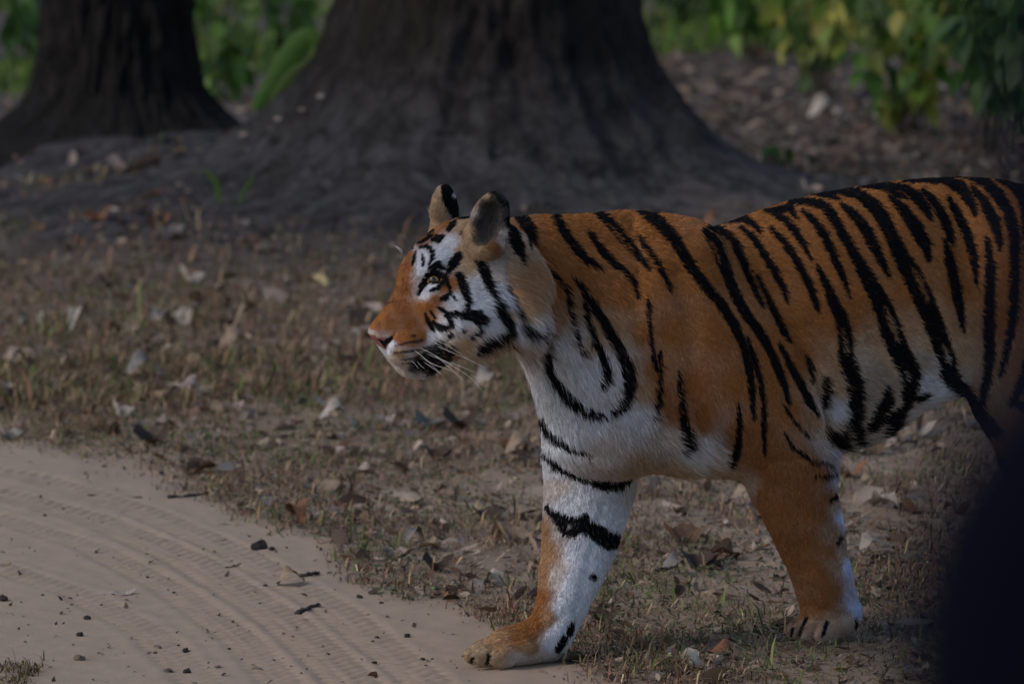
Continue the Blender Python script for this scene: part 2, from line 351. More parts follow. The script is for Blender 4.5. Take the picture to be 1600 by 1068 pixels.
# ---- trunk and neck: profile read along the spine
ST = [ # u, v_top, v_bottom, half width, taper
 (1715, 395, 520, .05, 0), (1695, 345, 560, .10, .1), (1660, 312, 590, .145, .15), (1600, 286, 610, .175, .15), (1550, 275, 614, .18, .15), (1500, 271, 616, .172, .15),
 (1440, 274, 634, .168, .12), (1390, 280, 668, .182, .08), (1340, 288, 694, .197, .08), (1290, 297, 708, .205, .10), (1240, 309, 722, .208, .12),
 (1200, 322, 730, .207, .16), (1150, 341, 738, .204, .22), (1100, 355, 742, .200, .20), (1050, 345, 742, .196, .22), (1010, 326, 735, .188, .26), (985, 321, 728, .182, .28),
 (940, 325, 712, .165, .26), (900, 328, 690, .142, .20), (870, 329, 655, .122, .12), (850, 330, 600, .114, .06), (830, 332, 560, .112, .02), (800, 338, 525, .112, 0), (770, 352, 500, .09, 0), (745, 380, 470, .06, 0)]
tt, tb, tw, tq = [], [], [], []
for u, v0, v1, hw, tp_ in ST:
    a0, a1 = B(u, v0), B(u, v1); s_ = (a0[0] + a1[0]) / 2
    tt.append((s_, a0[2])); tb.append((s_, a1[2])); tw.append((s_, hw)); tq.append((s_, tp_))
loft(np.zeros(3), (1, 0, 0), (0, 0, 1), (0, 1, 0), tt, tb, tw, tq, 2.15, 0.02, TORSO, ((-0.85, -0.3, 0.2), (0.98, 0.3, 1.1)))
# chest, pectorals, shoulder masses
ell(B(934, 640, .0), (.10, .135, .13), .06, TORSO)
ell(B(955, 690, .0), (.12, .11, .07), .05, TORSO)
ell(B(925, 620, -.11), (.09, .07, .15), .05, FARLEG)
# near fore limb: shoulder blade, upper arm, fore arm
cap(B(1040, 385, .085), B(985, 560, .125), .050, .075, .07, TORSO)
cap(B(1085, 400, .10), B(1070, 600, .125), .07, .085, .07, TORSO)
ell(B(1130, 560, .10), (.16, .105, .17), .06, TORSO)
chain([(B(1050, 590, .125), .088), (B(1180, 665, .125), .098), (B(1225, 715, .125), .098), (B(1238, 757, .122), .090), (B(1255, 805, .118), .0795),
       (B(1268, 845, .112), .0715), (B(1281, 890, .104), .0635), (B(1290, 925, .097), .0595), (B(1296, 948, .092), .0600)], .03, NEARLEG, .07)
cap(B(1262, 668, .12), B(1278, 730, .12), .040, .030, .05, NEARLEG)      # elbow
cap(B(1316, 925, .09), B(1322, 958, .088), .026, .024, .03, NEARLEG)     # wrist pad
def paw(base, fw, length, width, grp, lift=0.0):
    """four toes in an arc in front of a rounded instep; base = point on the ground under the wrist, fw = unit direction (body frame)"""
    fw = np.array([fw[0], fw[1], 0.0]); fw /= np.linalg.norm(fw); sd_ = np.array([-fw[1], fw[0], 0.0])
    z = lambda h: np.array([0, 0, h])
    cap(base + z(.055), base + fw * length * .55 + z(.045), .050, .042, .03, grp)
    ell(base + fw * length * .40 + z(.034), (length * .48, width * .50, .036), .02, grp, [fw, sd_, (0, 0, 1)])
    for q, (o, l) in enumerate(((-.38, .72), (-.14, .86), (.14, .86), (.38, .70))):
        c = base + fw * length * l + sd_ * width * o
        ell(c + z(.028), (.040, .0185, .028), .005, grp, [fw, sd_, (0, 0, 1)])
        cap(c - fw * .06 + z(.048), c + z(.036), .019, .020, .010, grp)
nb = B(1310, 997, .090); nb[2] = 0.0
paw(nb, (math.cos(rad(6)), math.sin(rad(6))), .105, .118, NEARLEG)
# far fore limb reaching forward
chain([(B(921, 650, -.115), .090), (B(920, 715, -.112), .095), (B(921, 760, -.105), .094), (B(913, 805, -.090), .0855), (B(905, 850, -.072), .0775), (B(891, 900, -.050), .0660),
       (B(879, 940, -.034), .0520), (B(866, 972, -.022), .0440), (B(852, 998, -.015), .0400)], .03, FARLEG, .07)
cap(B(886, 955, -.03), B(866, 1010, -.02), .030, .026, .03, FARLEG)
fb = B(850, 1022, -.015); fb[2] = 0.0
paw(fb, (math.cos(rad(-4)), math.sin(rad(-4))), .175, .122, FARLEG)
# hind limbs
for sg, du in ((1, 0), (-1, 40)):
    w_ = .115 * sg
    def J(s, z, w=w_): return np.array([s, w, z])
    hs = B(1560, 420, w_)[0] - (.10 if sg < 0 else 0)
    chain([(J(hs - .06, .80, w_ * .8), .150), (J(hs - .09, .66), .125), (J(hs - .06, .51), .092), (J(hs - .10, .39), .068), (J(hs - .17, .28), .052),
           (J(hs - .16, .20), .044), (J(hs - .13, .09), .043), (J(hs - .12, .06), .044)], .05, HIND, .09)
    paw(J(hs - .13, 0), (1, 0.03 * sg), .14, .105, HIND)
tb0 = np.array([tt[0][0] + .05, 0, .90])
chain([(tb0, .055), (tb0 + (-.10, .0, -.06), .042), (tb0 + (-.16, .0, -.2), .036), (tb0 + (-.18, .01, -.36), .033), (tb0 + (-.16, .02, -.52), .031), (tb0 + (-.10, .03, -.62), .026)], .02, TAIL, .05)

# ---- head
PHI = rad(22)
HF = w2b(ORG + np.array([-math.cos(PHI), -math.sin(PHI), 0])); HLEFT = w2b(ORG + np.array([math.sin(PHI), -math.cos(PHI), 0])); HUP = np.array([0, 0, 1.0])
HC0 = w2b(at_depth(748, 430, 11.615))
def HX(x, y): return 560 + x / 3.05, 270 + y / 3.05
def HP(x, y, w=0.0):
    """pixel of the head crop -> body coordinates on the plane w to the left of the head's mid plane"""
    u, v = HX(x, y); d = ray(u, v) @ BM.T; c = w2b(CAM)
    return c + d * (((HC0 + w * HLEFT - c) @ HLEFT) / (d @ HLEFT))
HN = HP(50, 755); HO = HP(800, 330)
HA = HO - HN; HL = np.linalg.norm(HA); HA /= HL; HU = np.cross(HLEFT, HA); HU = HU if HU[2] > 0 else -HU
def TH_(x, y): r = HP(x, y) - HN; return (r @ HA, r @ HU)
top = [TH_(*p) for p in ((47, 752), (50, 728), (66, 690), (113, 618), (152, 556), (168, 505), (180, 445), (206, 388), (283, 312), (362, 248), (452, 205), (560, 190), (690, 220), (800, 300))]
bot = [TH_(*p) for p in ((47, 762), (62, 795), (110, 838), (140, 870), (170, 925), (215, 962), (300, 982), (372, 958), (445, 905), (545, 868), (640, 850), (760, 790), (850, 700), (900, 600))]
sN = HL / 862.0
wid = [(t * sN, w) for t, w in ((-5, .018), (15, .034), (60, .048), (130, .055), (210, .057), (270, .064), (340, .082), (430, .100), (520, .112), (620, .115), (720, .105), (862, .085))]
tap = [(t * sN, w) for t, w in ((-5, .15), (60, .28), (200, .38), (280, .30), (400, .22), (520, .2), (862, .1))]
loft(HN, HA, HU, HLEFT, top, bot, wid, tap, 2.1, .02, HEAD, ((.55, -.22, .45), (1.19, .34, 1.1)))
for sg in (1, -1):
    ell(HP(222, 838, .036 * sg), (.046, .032, .040), .014, HEAD, [HA, HLEFT * 1.0, HU])         # whisker pad
    ell(HP(410, 570, .074 * sg), (.050, .030, .036), .04, HEAD, [HA, HLEFT, HU])               # cheek bone
    ell(HP(560, 700, .085 * sg), (.085, .048, .085), .03, HEAD, [HA, HLEFT, HU])               # cheek
    ell(HP(775, 680, .085 * sg), (.060, .040, .075), .02, HEAD, [HA, HLEFT, HU])               # ruff
    ell(HP(345, 448, .052 * sg), (.036, .024, .018), .03, HEAD, [HA, HLEFT, HU])              # brow
ell(HP(275, 925, 0), (.046, .034, .026), .015, HEAD, [HF, HLEFT, HUP])                         # chin
# ears: flattened cups that open forwards and outwards
EARS = {}
for sg in (1, -1):
    c = HP(622, 235, .100) if sg > 0 else None
    if sg < 0:
        c0 = EARS[1][0]; c = c0 - 2 * ((c0 - HC0) @ HLEFT) * HLEFT + .022 * HF
    nrm = .62 * HF + .78 * HLEFT * sg + .05 * HUP; nrm /= np.linalg.norm(nrm)
    upE = .92 * HUP + (-.12 if sg > 0 else .38) * HF + .30 * HLEFT * sg; upE -= (upE @ nrm) * nrm; upE /= np.linalg.norm(upE)
    wdE = np.cross(upE, nrm)
    EARS[sg] = (c, nrm, upE, wdE)
    ell(c, (.040, .064, .024), .014, EAR, [wdE, upE, nrm])
    ell(c - upE * .045, (.042, .035, .030), .02, EAR, [wdE, upE, nrm])
for sg in (1, -1):
    c, nrm, upE, wdE = EARS[sg]
    ell(c + nrm * .020 - upE * .004, (.030, .050, .026), .006, EAR, [wdE, upE, nrm], sub=True)
# eye sockets
EYES = {}
for sg in (1, -1):
    e = HP(352, 507, .064 * sg); EYES[sg] = e
print('field', round(time.time() - T0, 1))

def surface_nets(F, lo, h):
    S = F < 0; nx, ny, nz = F.shape
    c = [S[i:nx - 1 + i, j:ny - 1 + j, k:nz - 1 + k] for i in (0, 1) for j in (0, 1) for k in (0, 1)]
    anyc = c[0].copy(); allc = c[0].copy()
    for a in c[1:]: anyc |= a; allc &= a
    act = anyc & ~allc; ii = np.argwhere(act); idx = np.full(act.shape, -1, np.int32); idx[act] = np.arange(len(ii))
    corners = np.array([(i, j, k) for i in (0, 1) for j in (0, 1) for k in (0, 1)])
    vals = np.stack([F[ii[:, 0] + a, ii[:, 1] + b, ii[:, 2] + d] for a, b, d in corners], 1)
    pos = np.zeros((len(ii), 3)); cnt = np.zeros(len(ii))
    for a in range(8):
        for b in range(a + 1, 8):
            if np.abs(corners[a] - corners[b]).sum() != 1: continue
            va, vb = vals[:, a], vals[:, b]; m = (va < 0) != (vb < 0)
            t = np.where(m, va / np.where(m, va - vb, 1), 0)
            pos += np.where(m[:, None], corners[a] + t[:, None] * (corners[b] - corners[a]), 0); cnt += m
    V = lo + h * (ii + pos / cnt[:, None])
    faces = []
    for ax in range(3):
        a = S.take(range(0, F.shape[ax] - 1), ax); b = S.take(range(1, F.shape[ax]), ax)
        e = np.argwhere(a != b); o1, o2 = [k for k in range(3) if k != ax]
        e = e[(e[:, o1] > 0) & (e[:, o2] > 0) & (e[:, o1] < F.shape[o1] - 1) & (e[:, o2] < F.shape[o2] - 1)]
        q = []
        for d1, d2 in ((0, 0), (1, 0), (1, 1), (0, 1)):
            p = e.copy(); p[:, o1] -= d1; p[:, o2] -= d2; q.append(idx[p[:, 0], p[:, 1], p[:, 2]])
        q = np.stack(q, 1); inside = S[e[:, 0], e[:, 1], e[:, 2]]
        flip = inside if ax != 1 else ~inside
        q[~flip] = q[~flip][:, ::-1]
        faces.append(q)
    return V, np.concatenate(faces), ii
TV, TF, _cell = surface_nets(FIELD + np.float32(.005) * (PART != EAR), LO, VOX)      # leave room for the fur
TPART = PART[_cell[:, 0], _cell[:, 1], _cell[:, 2]]
def smooth_mesh(V, F, it, lam=0.5, mask=None):
    a = np.concatenate([F[:, 0], F[:, 1], F[:, 2], F[:, 3]]); b = np.concatenate([F[:, 1], F[:, 2], F[:, 3], F[:, 0]])
    i = np.concatenate([a, b]); j = np.concatenate([b, a]); n = np.bincount(i, minlength=len(V))[:, None]
    for q in range(it):
        l = lam if q % 2 == 0 else -lam * 1.04
        av = np.stack([np.bincount(i, V[j, k], len(V)) for k in range(3)], 1) / n
        V = V + l * (av - V) * (1 if mask is None else mask[:, None])
    return V
TV = smooth_mesh(TV, TF, 8)
def vnormals(V, F):
    n = np.cross(V[F[:, 2]] - V[F[:, 0]], V[F[:, 3]] - V[F[:, 1]]); N = np.zeros_like(V)
    for k in range(4):
        for c in range(3): N[:, c] += np.bincount(F[:, k], n[:, c], len(V))
    return N / (np.linalg.norm(N, axis=1)[:, None] + 1e-12)
TVW = b2w(TV)
print('skin', len(TV), round(time.time() - T0, 1))
# ================================================================== TIGER: coat (stripes and ground colours laid on the skin)
cO = np.array([.275, .108, .033]); cO2 = np.array([.22, .085, .030]); cT = np.array([.40, .27, .165]); cW = np.array([.56, .565, .61]); cK = np.array([.0045, .0045, .006])
cG = np.array([.050, .046, .046]); cP = np.array([.24, .105, .095]); cN = np.array([.20, .085, .035])
PAL = {'O': cO, 'o': cO2, 'T': cT, 'W': cW, 'K': cK, 'G': cG, 'P': cP, 'X': .5 * (cT + cW), 'Y': .5 * (cO + cT), 'N': cN, 'F': np.array([.36, .30, .245]), 'T2': np.array([.28, .18, .10])}
def crop(ox, oy, k, pts): return [(ox + p[0] / k, oy + p[1] / k) + tuple(q / k for q in p[2:3]) for p in pts]
def strokes(ox, oy, k, lst): return [crop(ox, oy, k, s) for s in lst]
CORES = strokes(1100, 250, 2.272, [[(640,520,8),(660,570,20),(685,640,12)], [(738,385,8),(762,430,18),(790,500,10)], [(845,655,8),(858,705,16)], [(490,600,4),(500,650,10),(500,690,6)], [(700,735,6),(715,770,12)]]) + strokes(800, 300, 2.3225, [[(720,180,5),(735,215,10),(750,250,4)], [(340,110,4),(380,160,10),(420,205,5)]])
BODY_STRIPES = strokes(800, 300, 2.3225, [
 [(150,90,14),(185,145,20),(225,200,20),(270,245,14),(315,270,4)],
 [(272,140,6),(305,190,14),(345,240,16),(400,285,14),(435,320,10),(455,380,4)],
 [(285,65,8),(330,95,20),(375,140,22),(420,190,18),(460,235,14),(495,278,4)],
 [(458,165,5),(490,210,10),(525,260,10),(555,310,7),(573,352,3)],
 [(440,50,14),(475,75,26),(530,115,30),(580,165,28),(620,225,24),(660,290,24),(710,350,22),(760,410,22),(805,480,20),(840,560,18),(860,640,16),(868,720,12),(876,815,4)],
 [(110,272,3),(150,295,7),(185,335,9),(200,390,8),(205,450,6),(225,510,8),(250,568,4)],
 [(205,292,3),(240,325,9),(262,375,14),(262,440,12),(285,510,12),(320,570,14),(342,625,16),(338,670,18),(318,695,4)],
 [(265,365,8),(300,420,20),(340,490,22),(385,560,24),(415,620,26),(422,680,28),(410,730,26),(385,775,22),(358,798,5)],
 [(92,470,10),(105,530,20),(110,585,22),(130,630,16),(160,680,18),(205,740,18),(260,785,18),(330,803,8)],
 [(105,800,5),(125,850,9),(165,890,11),(220,925,8),(280,945,3)],
 [(492,380,4),(495,450,6),(500,520,6),(510,590,6),(522,640,4)], [(535,580,5),(530,660,8),(528,740,7),(515,810,3)],
 [(603,645,3),(607,720,8),(612,790,16),(622,850,26),(622,890,28),(610,918,10)],
 [(820,765,3),(824,830,9),(820,900,13),(810,950,20),(790,980,20),(775,985,6)],
 [(852,525,4),(880,610,9),(900,680,9),(910,760,8),(912,850,8),(917,940,4)],
 [(20,75,10),(50,110,12),(75,165,8),(82,185,3)]]) + strokes(1100, 250, 2.272, [
 [(-5,245,10),(30,280,26),(60,350,28),(85,420,22),(115,490,22),(150,550,22),(190,600,20),(230,670,16),(262,740,18),(285,800,12),(297,860,4)],
 [(10,235,5),(60,250,12),(105,295,18),(135,360,18),(160,420,14),(180,465,10),(205,515,3)],
 [(125,240,5),(170,275,12),(210,335,14),(250,400,14),(280,460,9),(292,500,3)],
 [(187,410,4),(220,480,10),(250,545,13),(280,605,13),(300,640,4)],
 [(230,240,5),(270,280,12),(310,330,16),(345,395,16),(375,455,16),(395,510,12),(402,535,4)],
 [(240,190,8),(285,215,14),(320,255,14),(350,300,10),(375,350,3)],
 [(345,180,5),(385,215,14),(425,270,20),(450,330,18),(480,390,14),(500,440,10),(512,485,3)],
 [(300,150,8),(360,148,14),(420,160,18),(455,205,22),(490,265,20),(525,325,22),(560,390,30),(600,460,38),(640,540,48),(665,620,52),(695,690,50),(725,760,46),(715,830,34),(710,875,14)],
 [(395,372,5),(425,430,16),(455,500,24),(485,570,30),(500,640,34),(498,700,36),(520,770,36),(530,840,38),(525,900,32),(490,945,8)],
 [(480,155,5),(525,190,18),(570,245,26),(600,305,24),(630,365,16),(652,412,4)],
 [(400,120,8),(480,112,14),(540,120,22),(590,155,30),(630,205,34),(660,265,30),(690,330,36),(730,400,46),(770,480,50),(805,560,46),(835,640,44),(855,710,44),(860,760,44),(890,805,40),(935,845,36),(960,890,40),(1000,940,50),(1040,960,20)],
 [(655,130,6),(700,170,22),(745,235,34),(780,295,28),(795,355,5)],
 [(540,92,6),(630,95,12),(690,125,12),(715,135,3)], [(610,88,6),(700,98,16),(750,130,26),(785,175,20),(800,210,4)],
 [(768,105,6),(810,145,18),(845,200,24),(868,260,18),(878,300,5)], [(850,280,5),(870,360,22),(890,450,24),(905,530,18),(918,605,4)],
 [(862,130,6),(895,190,20),(930,260,22),(955,350,18),(965,440,4)], [(700,72,8),(790,70,12),(850,72,18),(905,95,26),(940,145,22),(962,195,5)],
 [(945,95,8),(990,150,24),(1025,215,28),(1045,280,16),(1048,315,5)], [(1000,275,6),(1015,380,22),(1010,480,24),(1008,580,26),(1010,680,24),(1000,780,20),(980,860,16)],
 [(850,52,8),(930,55,14),(990,75,24),(1040,125,28),(1080,190,26),(1098,260,26),(1100,370,22),(1098,480,22),(1090,580,18),(1070,680,14),(1050,760,5)],
 [(1040,68,10),(1100,90,30),(1130,140,24),(1140,220,16),(1150,330,20),(1160,440,18)], [(1140,80,10),(1200,140,26),(1230,260,26),(1235,420,20),(1220,560,10)],
 [(1180,500,8),(1170,620,24),(1140,760,26),(1090,860,14)], [(1260,90,10),(1300,200,26),(1320,360,22),(1315,520,8)],
 [(640,800,8),(640,850,30),(610,905,30),(570,945,18)], [(700,885,14),(660,920,40),(625,970,24)], [(435,950,10),(465,975,40),(480,1005,18)], [(525,945,26),(525,1000,20)],
 [(365,122,4),(420,125,10),(475,138,3)], [(210,182,5),(265,180,14),(300,165,14),(310,190,10),(325,205,3)], [(60,225,6),(130,210,12),(165,225,12),(195,255,3)],
 [(265,650,5),(300,720,14),(340,790,16),(370,850,16),(395,885,5)], [(365,695,6),(375,735,10),(382,780,4)], [(425,770,5),(428,820,14),(420,875,5)],
 [(752,845,10),(770,840,14),(782,835,6)]]) + strokes(560, 270, 3.05, [[(700,155,10),(745,200,20),(785,255,22),(805,310,16),(812,365,4)], [(775,205,6),(820,250,12),(835,300,10),(838,330,4)]])
LEG_STRIPES = strokes(1080, 600, 2.428, [[(470,345,8),(520,330,14),(542,315,14)], [(530,430,14),(558,408,16)], [(555,600,8),(568,575,12)],
 [(345,70,3),(385,130,6),(440,190,3)], [(355,180,3),(385,235,7),(440,275,12),(500,282,10),(530,288,6)], [(438,885,9),(425,915,8),(414,945,7)], [(516,900,10),(508,925,9),(500,950,7)], [(388,925,6),(378,950,8)], [(625,890,8),(630,915,10)]])
FAR_STRIPES = strokes(700, 640, 2.5425, [
 [(385,160,6),(430,220,16),(500,250,20),(560,270,22),(620,298,24),(680,288,20),(722,265,8)], [(360,-10,10),(395,50,16),(440,100,16),(500,145,10),(560,170,3)],
 [(395,380,6),(430,425,16),(470,480,18),(500,492,14)], [(430,410,8),(480,435,16),(525,440,22),(545,420,14)], [(510,470,18),(560,460,34),(600,490,44),(640,515,46),(665,505,34)],
 [(492,850,10),(482,880,14)], [(462,905,16),(440,945,14)], [(575,655,10),(582,662,8)], [(100,985,3),(98,1000,3)], [(165,975,4),(160,1000,3)]])
HEAD_STRIPES = strokes(560, 270, 3.05, [
 [(470,215,14),(500,207,26),(530,203,16)], [(360,245,8),(400,230,18),(445,215,14),(490,195,8)], [(420,275,14),(437,253,24),(452,235,8)], [(255,335,6),(290,305,14),(345,280,8)],
 [(345,325,14),(372,318,36),(395,308,20)], [(222,378,8),(250,358,14)], [(255,440,6),(262,410,12),(268,385,5)], [(275,345,6),(310,325,10),(345,300,8)],
 [(290,358,6),(325,355,16),(345,380,20),(348,410,14),(332,440,5)], [(300,395,4),(306,425,10),(302,445,5)], [(330,462,6),(372,442,36),(405,458,10)],
 [(422,470,18),(446,432,46),(470,398,34)], [(285,580,8),(298,548,26),(322,512,32)], [(305,520,10),(318,494,14),(350,472,16),(392,484,14),(410,512,10)], [(345,562,8),(375,548,16),(402,520,12)],
 [(410,490,14),(422,530,18),(436,572,6)], [(388,602,12),(410,595,26),(427,578,12)], [(472,488,30),(490,520,38),(506,570,34),(518,610,26),(515,655,26)],
 [(562,412,34),(578,440,46),(600,490,42),(615,540,38),(627,575,16)], [(640,590,20),(650,625,38),(672,672,36),(702,700,46),(700,738,36)], [(555,845,20),(590,805,40),(640,782,36),(692,750,26)],
 [(415,675,20),(460,668,24),(520,675,38),(560,682,56),(578,692,44),(565,722,16)], [(565,735,10),(550,757,22),(525,775,8)], [(315,670,5),(330,705,16),(350,740,16),(360,752,6)],
 [(355,710,12),(385,735,26),(415,735,20),(440,722,18),(428,690,20),(412,672,10)], [(375,640,4),(400,652,18),(418,662,8)], [(340,655,4),(365,690,7)], [(428,768,16),(436,764,16)],
 [(485,748,8),(495,742,8)], [(678,848,20),(700,825,34),(725,812,16)], [(690,520,9),(710,570,13),(730,630,20),(760,690,26),(790,728,36),(815,738,24)], [(850,690,10),(866,730,26),(875,790,44),(890,850,40)],
 [(452,590,8),(458,602,6)], [(485,288,6),(510,320,18),(540,358,12)]])
HEAD_BROWN = strokes(560, 270, 3.05, [[(175,822,4),(210,814,7),(250,806,9),(300,796,14)], [(172,853,5),(230,850,9),(290,842,9),(335,826,6)], [(196,885,4),(250,884,6),(300,872,6)], [(205,905,4),(250,904,5),(290,895,5)], [(255,776,9),(265,776,9)], [(240,806,8),(250,805,8)], [(105,640,2),(150,618,3),(190,612,2)]])
EAR_STRIPES = strokes(560, 270, 3.05, [[(705,230,30),(730,300,66),(752,350,66),(764,410,34)], [(700,155,14),(745,200,26),(785,255,28),(805,310,22),(812,365,6)], [(775,205,8),(820,250,14),(835,300,12),(838,330,6)],
 [(548,130,10),(575,102,18),(610,92,24),(650,104,20),(690,160,14)]])
FAR_EAR = strokes(560, 270, 3.05, [[(408,46,30),(425,90,60),(440,135,80),(460,180,84),(480,230,60)]])
MOUTH = [(560 + x / 3.05, 270 + y / 3.05) for x, y in ((250,905),(262,885),(297,858),(340,830),(365,808),(400,801),(452,812),(466,846),(446,881),(400,938),(355,972),(320,970),(298,948),(265,925))]
NOSEPAD = [(560 + x / 3.05, 270 + y / 3.05) for x, y in ((46,765),(60,770),(95,780),(130,785),(162,772),(168,790),(150,812),(132,842),(118,836),(80,812),(52,790))]
NOSTRIL = [(560 + x / 3.05, 270 + y / 3.05) for x, y in ((92,792),(120,798),(150,780),(165,772),(164,796),(142,815),(128,836),(110,815))]
def pts_col(lst, f=lambda x, y: (x, y)):
    uv, c = [], []
    for k, ps in lst.items():
        for p in ps: uv.append(f(*p)); c.append(PAL[k])
    return np.array(uv, float), np.array(c)
BODY_C = pts_col({'O': [(855,420),(885,430),(905,420),(925,460),(865,450),(1045,640),(1020,570),(1030,610),(1090,660),(970,460),(1000,520),(1310,500),(1340,470),(1420,450),(1500,450),(1560,500),(1240,560),(1200,540),(880,360),(950,370),(1000,450),(1050,520),(1080,600),(1095,640),(1150,600),(1180,680),(1200,600),(1100,420),(1200,420),(1250,500),(1200,350),(1300,330),(1400,310),(1500,300),(1580,330),(1660,380),(1300,400),(1400,380),(1500,390),(1590,430),(1230,640),(1150,680),(1040,420),(920,345),(1000,350),(1120,520),(1700,500),(1280,470)],
 'Y': [(850,480),(930,500),(890,470),(955,510),(985,560),(1390,520),(1450,500),(1310,560),(1500,500),(1560,560),(1640,560),(1600,600),(1265,655)],
 'T': [(850,500),(925,530),(1395,555),(1450,535),(1300,600),(1500,550),(998,605),(965,535),(1150,725),(1110,742),(1050,735),(1000,730),(1560,640),(1520,610),(1290,668)],
 'F': [(1420,625),(1390,675),(1350,635),(1395,610),(1380,650),(1320,665),(1340,690),(1350,600),(1440,560),(1340,570)], 'X': [(1430,645),(900,520),(1460,570),(1500,590),(1285,690),(1040,680),(940,690),(1075,680),(1120,700)],
 'W': [(870,530),(890,570),(860,600),(920,600),(940,560),(960,600),(985,640),(1010,650),(900,650),(860,650),(870,690),(930,660),(1445,595),(1462,612),(1070,702),(1095,690),(975,560),(1300,640)]})
LEG_C = pts_col({'O': [(1190,770),(1205,800),(1218,835),(1230,870),(1300,860),(1295,780),(1215,725),(1260,720),(1190,705),(1250,750),(1180,690),(1230,720),(1250,770),(1262,850),(1285,900),(1290,940),(1265,800),(1275,950),(1200,660),(1255,955),(1240,690),(1225,800),(1240,860),(1270,890),(1280,740),(1285,800),(1300,920),(1205,740)], 'Y': [(1262,975),(1310,975),(1285,980),(1304,960),(1296,830),(1305,880)],
 'T': [(1335,992),(1264,999),(1312,1001),(1172,760),(1290,690),(1303,790),(1312,860),(1320,970),(1290,985)], 'W': [(1318,800),(1328,880),(1340,945)], 'X': [(1308,740),(1334,925),(1296,690)]})
FAR_C = pts_col({'W': [(900,700),(930,740),(890,790),(930,800),(905,860),(930,860),(890,910),(905,930),(882,950),(872,985),(866,1005),(878,1000),(960,740),(870,730),(945,830)], 'X': [(866,760),(874,830),(970,740),(870,900),(820,1032),(850,1030)], 'T': [(853,780),(853,805),(760,1008),(800,1030),(848,985),(745,1020),(990,730)],
 'Y': [(851,830),(850,850),(848,870),(847,890),(846,905),(855,965),(780,1003),(830,1012)], 'O': [(842,930),(835,955),(840,972),(815,998),(825,988)], 'T': [(738,1026),(765,1030)]})
HEAD_C = pts_col({'o': [(120,640),(160,560),(210,560),(220,650),(150,720),(250,720),(90,720),(225,450),(190,620)], 'O': [(110,690),(300,640),(330,630),(225,450),(230,395),(290,320),(400,240),(200,795),(300,765),(230,775),(175,785),(260,800),(310,785),(330,700),(400,545),(440,530),(360,600),(70,735),(200,500),(340,290)],
 'Y': [(790,540),(770,500),(805,600),(800,480),(745,500),(780,590),(735,560)], 'T': [(740,455),(790,640),(200,875),(180,850),(230,890),(300,880),(480,250),(520,280),(560,330),(530,400),(520,450),(500,800),(460,835),(620,830),(700,650),(770,600),(700,790),(610,390),(560,240),(480,380),(740,840)],
 'W': [(300,395),(300,450),(310,470),(400,370),(430,340),(380,395),(420,400),(318,582),(440,605),(470,625),(480,650),(560,580),(610,640),(640,700),(480,715),(440,700),(390,765),(340,790),(680,600),(660,560),(720,690),(735,740),(820,700),(155,815),(148,835),(560,520),(600,720),(550,640),(205,375),(500,700),(345,550),(350,775)],
 'X': [(58,764),(620,440),(650,480),(560,480),(520,740),(600,780),(240,868),(300,855),(380,800),(770,770),(840,745),(220,905),(180,925),(240,965),(300,978),(205,950),(430,760),(680,700)], 'G': [(270,915),(290,900),(250,930),(300,870)]}, HX)
EAR_C = pts_col({'T': [(535,170),(556,125),(600,108),(380,130),(345,180),(350,220),(370,190),(530,280),(560,360)], 'G': [(690,200),(680,160),(650,130),(600,150),(575,200),(570,260),(620,270),(605,250),(635,210),(660,260),(640,290),(600,320),(660,200),(585,240),(620,170),(620,250),(600,200),(640,180),(590,290),(630,310),(650,240),(610,340)], 'W': [(470,118),(478,122)], 'T2': [(600,372)], 'X': [(690,290),(672,330),(560,200)], 'N': [(650,345),(620,352)]}, HX)
GROW = 2.5
def field(uv, tab, e=9.0, power=1.9):
    P, C = tab; out = np.zeros((len(uv), C.shape[1])); ws = np.zeros(len(uv))
    for p, c in zip(P, C):
        w = 1.0 / (((uv - p)**2).sum(1) + e * e)**power; ws += w; out += w[:, None] * c
    return out / ws[:, None]
def stroke_mask(uv, st, soft=1.6, grow=0.0, wide=1.0):
    """0..1 inside the tapered strokes [(u, v, full width)...]"""
    m = np.zeros(len(uv))
    for s in st:
        s = np.array(s); lo = s[:, :2].min(0) - 30; hi = s[:, :2].max(0) + 30
        ids = np.flatnonzero((uv > lo).all(1) & (uv < hi).all(1))
        if not len(ids): continue
        q = uv[ids]; best = np.full(len(ids), -99.0)
        for a, b in zip(s[:-1], s[1:]):
            d = b[:2] - a[:2]; t = np.clip(((q - a[:2]) @ d) / (d @ d + 1e-9), 0, 1)
            dist = np.sqrt(((q - a[:2] - t[:, None] * d)**2).sum(1)); best = np.maximum(best, (a[2] + t * (b[2] - a[2])) * wide / 2 + grow - dist)
        m[ids] = np.maximum(m[ids], np.clip(best / soft + 0.5, 0, 1))
    return m
def poly_mask(uv, poly):
    x, y = uv[:, 0], uv[:, 1]; c = np.zeros(len(uv), bool)
    for (x0, y0), (x1, y1) in zip(poly, poly[1:] + poly[:1]):
        k = ((y0 > y) != (y1 > y)) & (x < (x1 - x0) * (y - y0) / (y1 - y0 + 1e-12) + x0); c ^= k
    return c
CB = w2b(CAM)
def coat_uv(Q, N, part):
    """where on the striped pattern a point of the skin lies: the seen flank as it is, the far flank mirrored across the spine"""
    view = CB - Q; view /= np.linalg.norm(view, axis=1)[:, None]; hid = (N * view).sum(1) < -0.03
    Q2 = Q.copy(); tor = hid & np.isin(part, (TORSO, HIND, TAIL)); Q2[tor, 1] *= -1
    hd = hid & (part == HEAD); d = (Q - HC0) @ HLEFT; Q2[hd] -= 2 * d[hd, None] * HLEFT
    u, v = project(b2w(Q2)); return np.stack([u, v], 1), hid
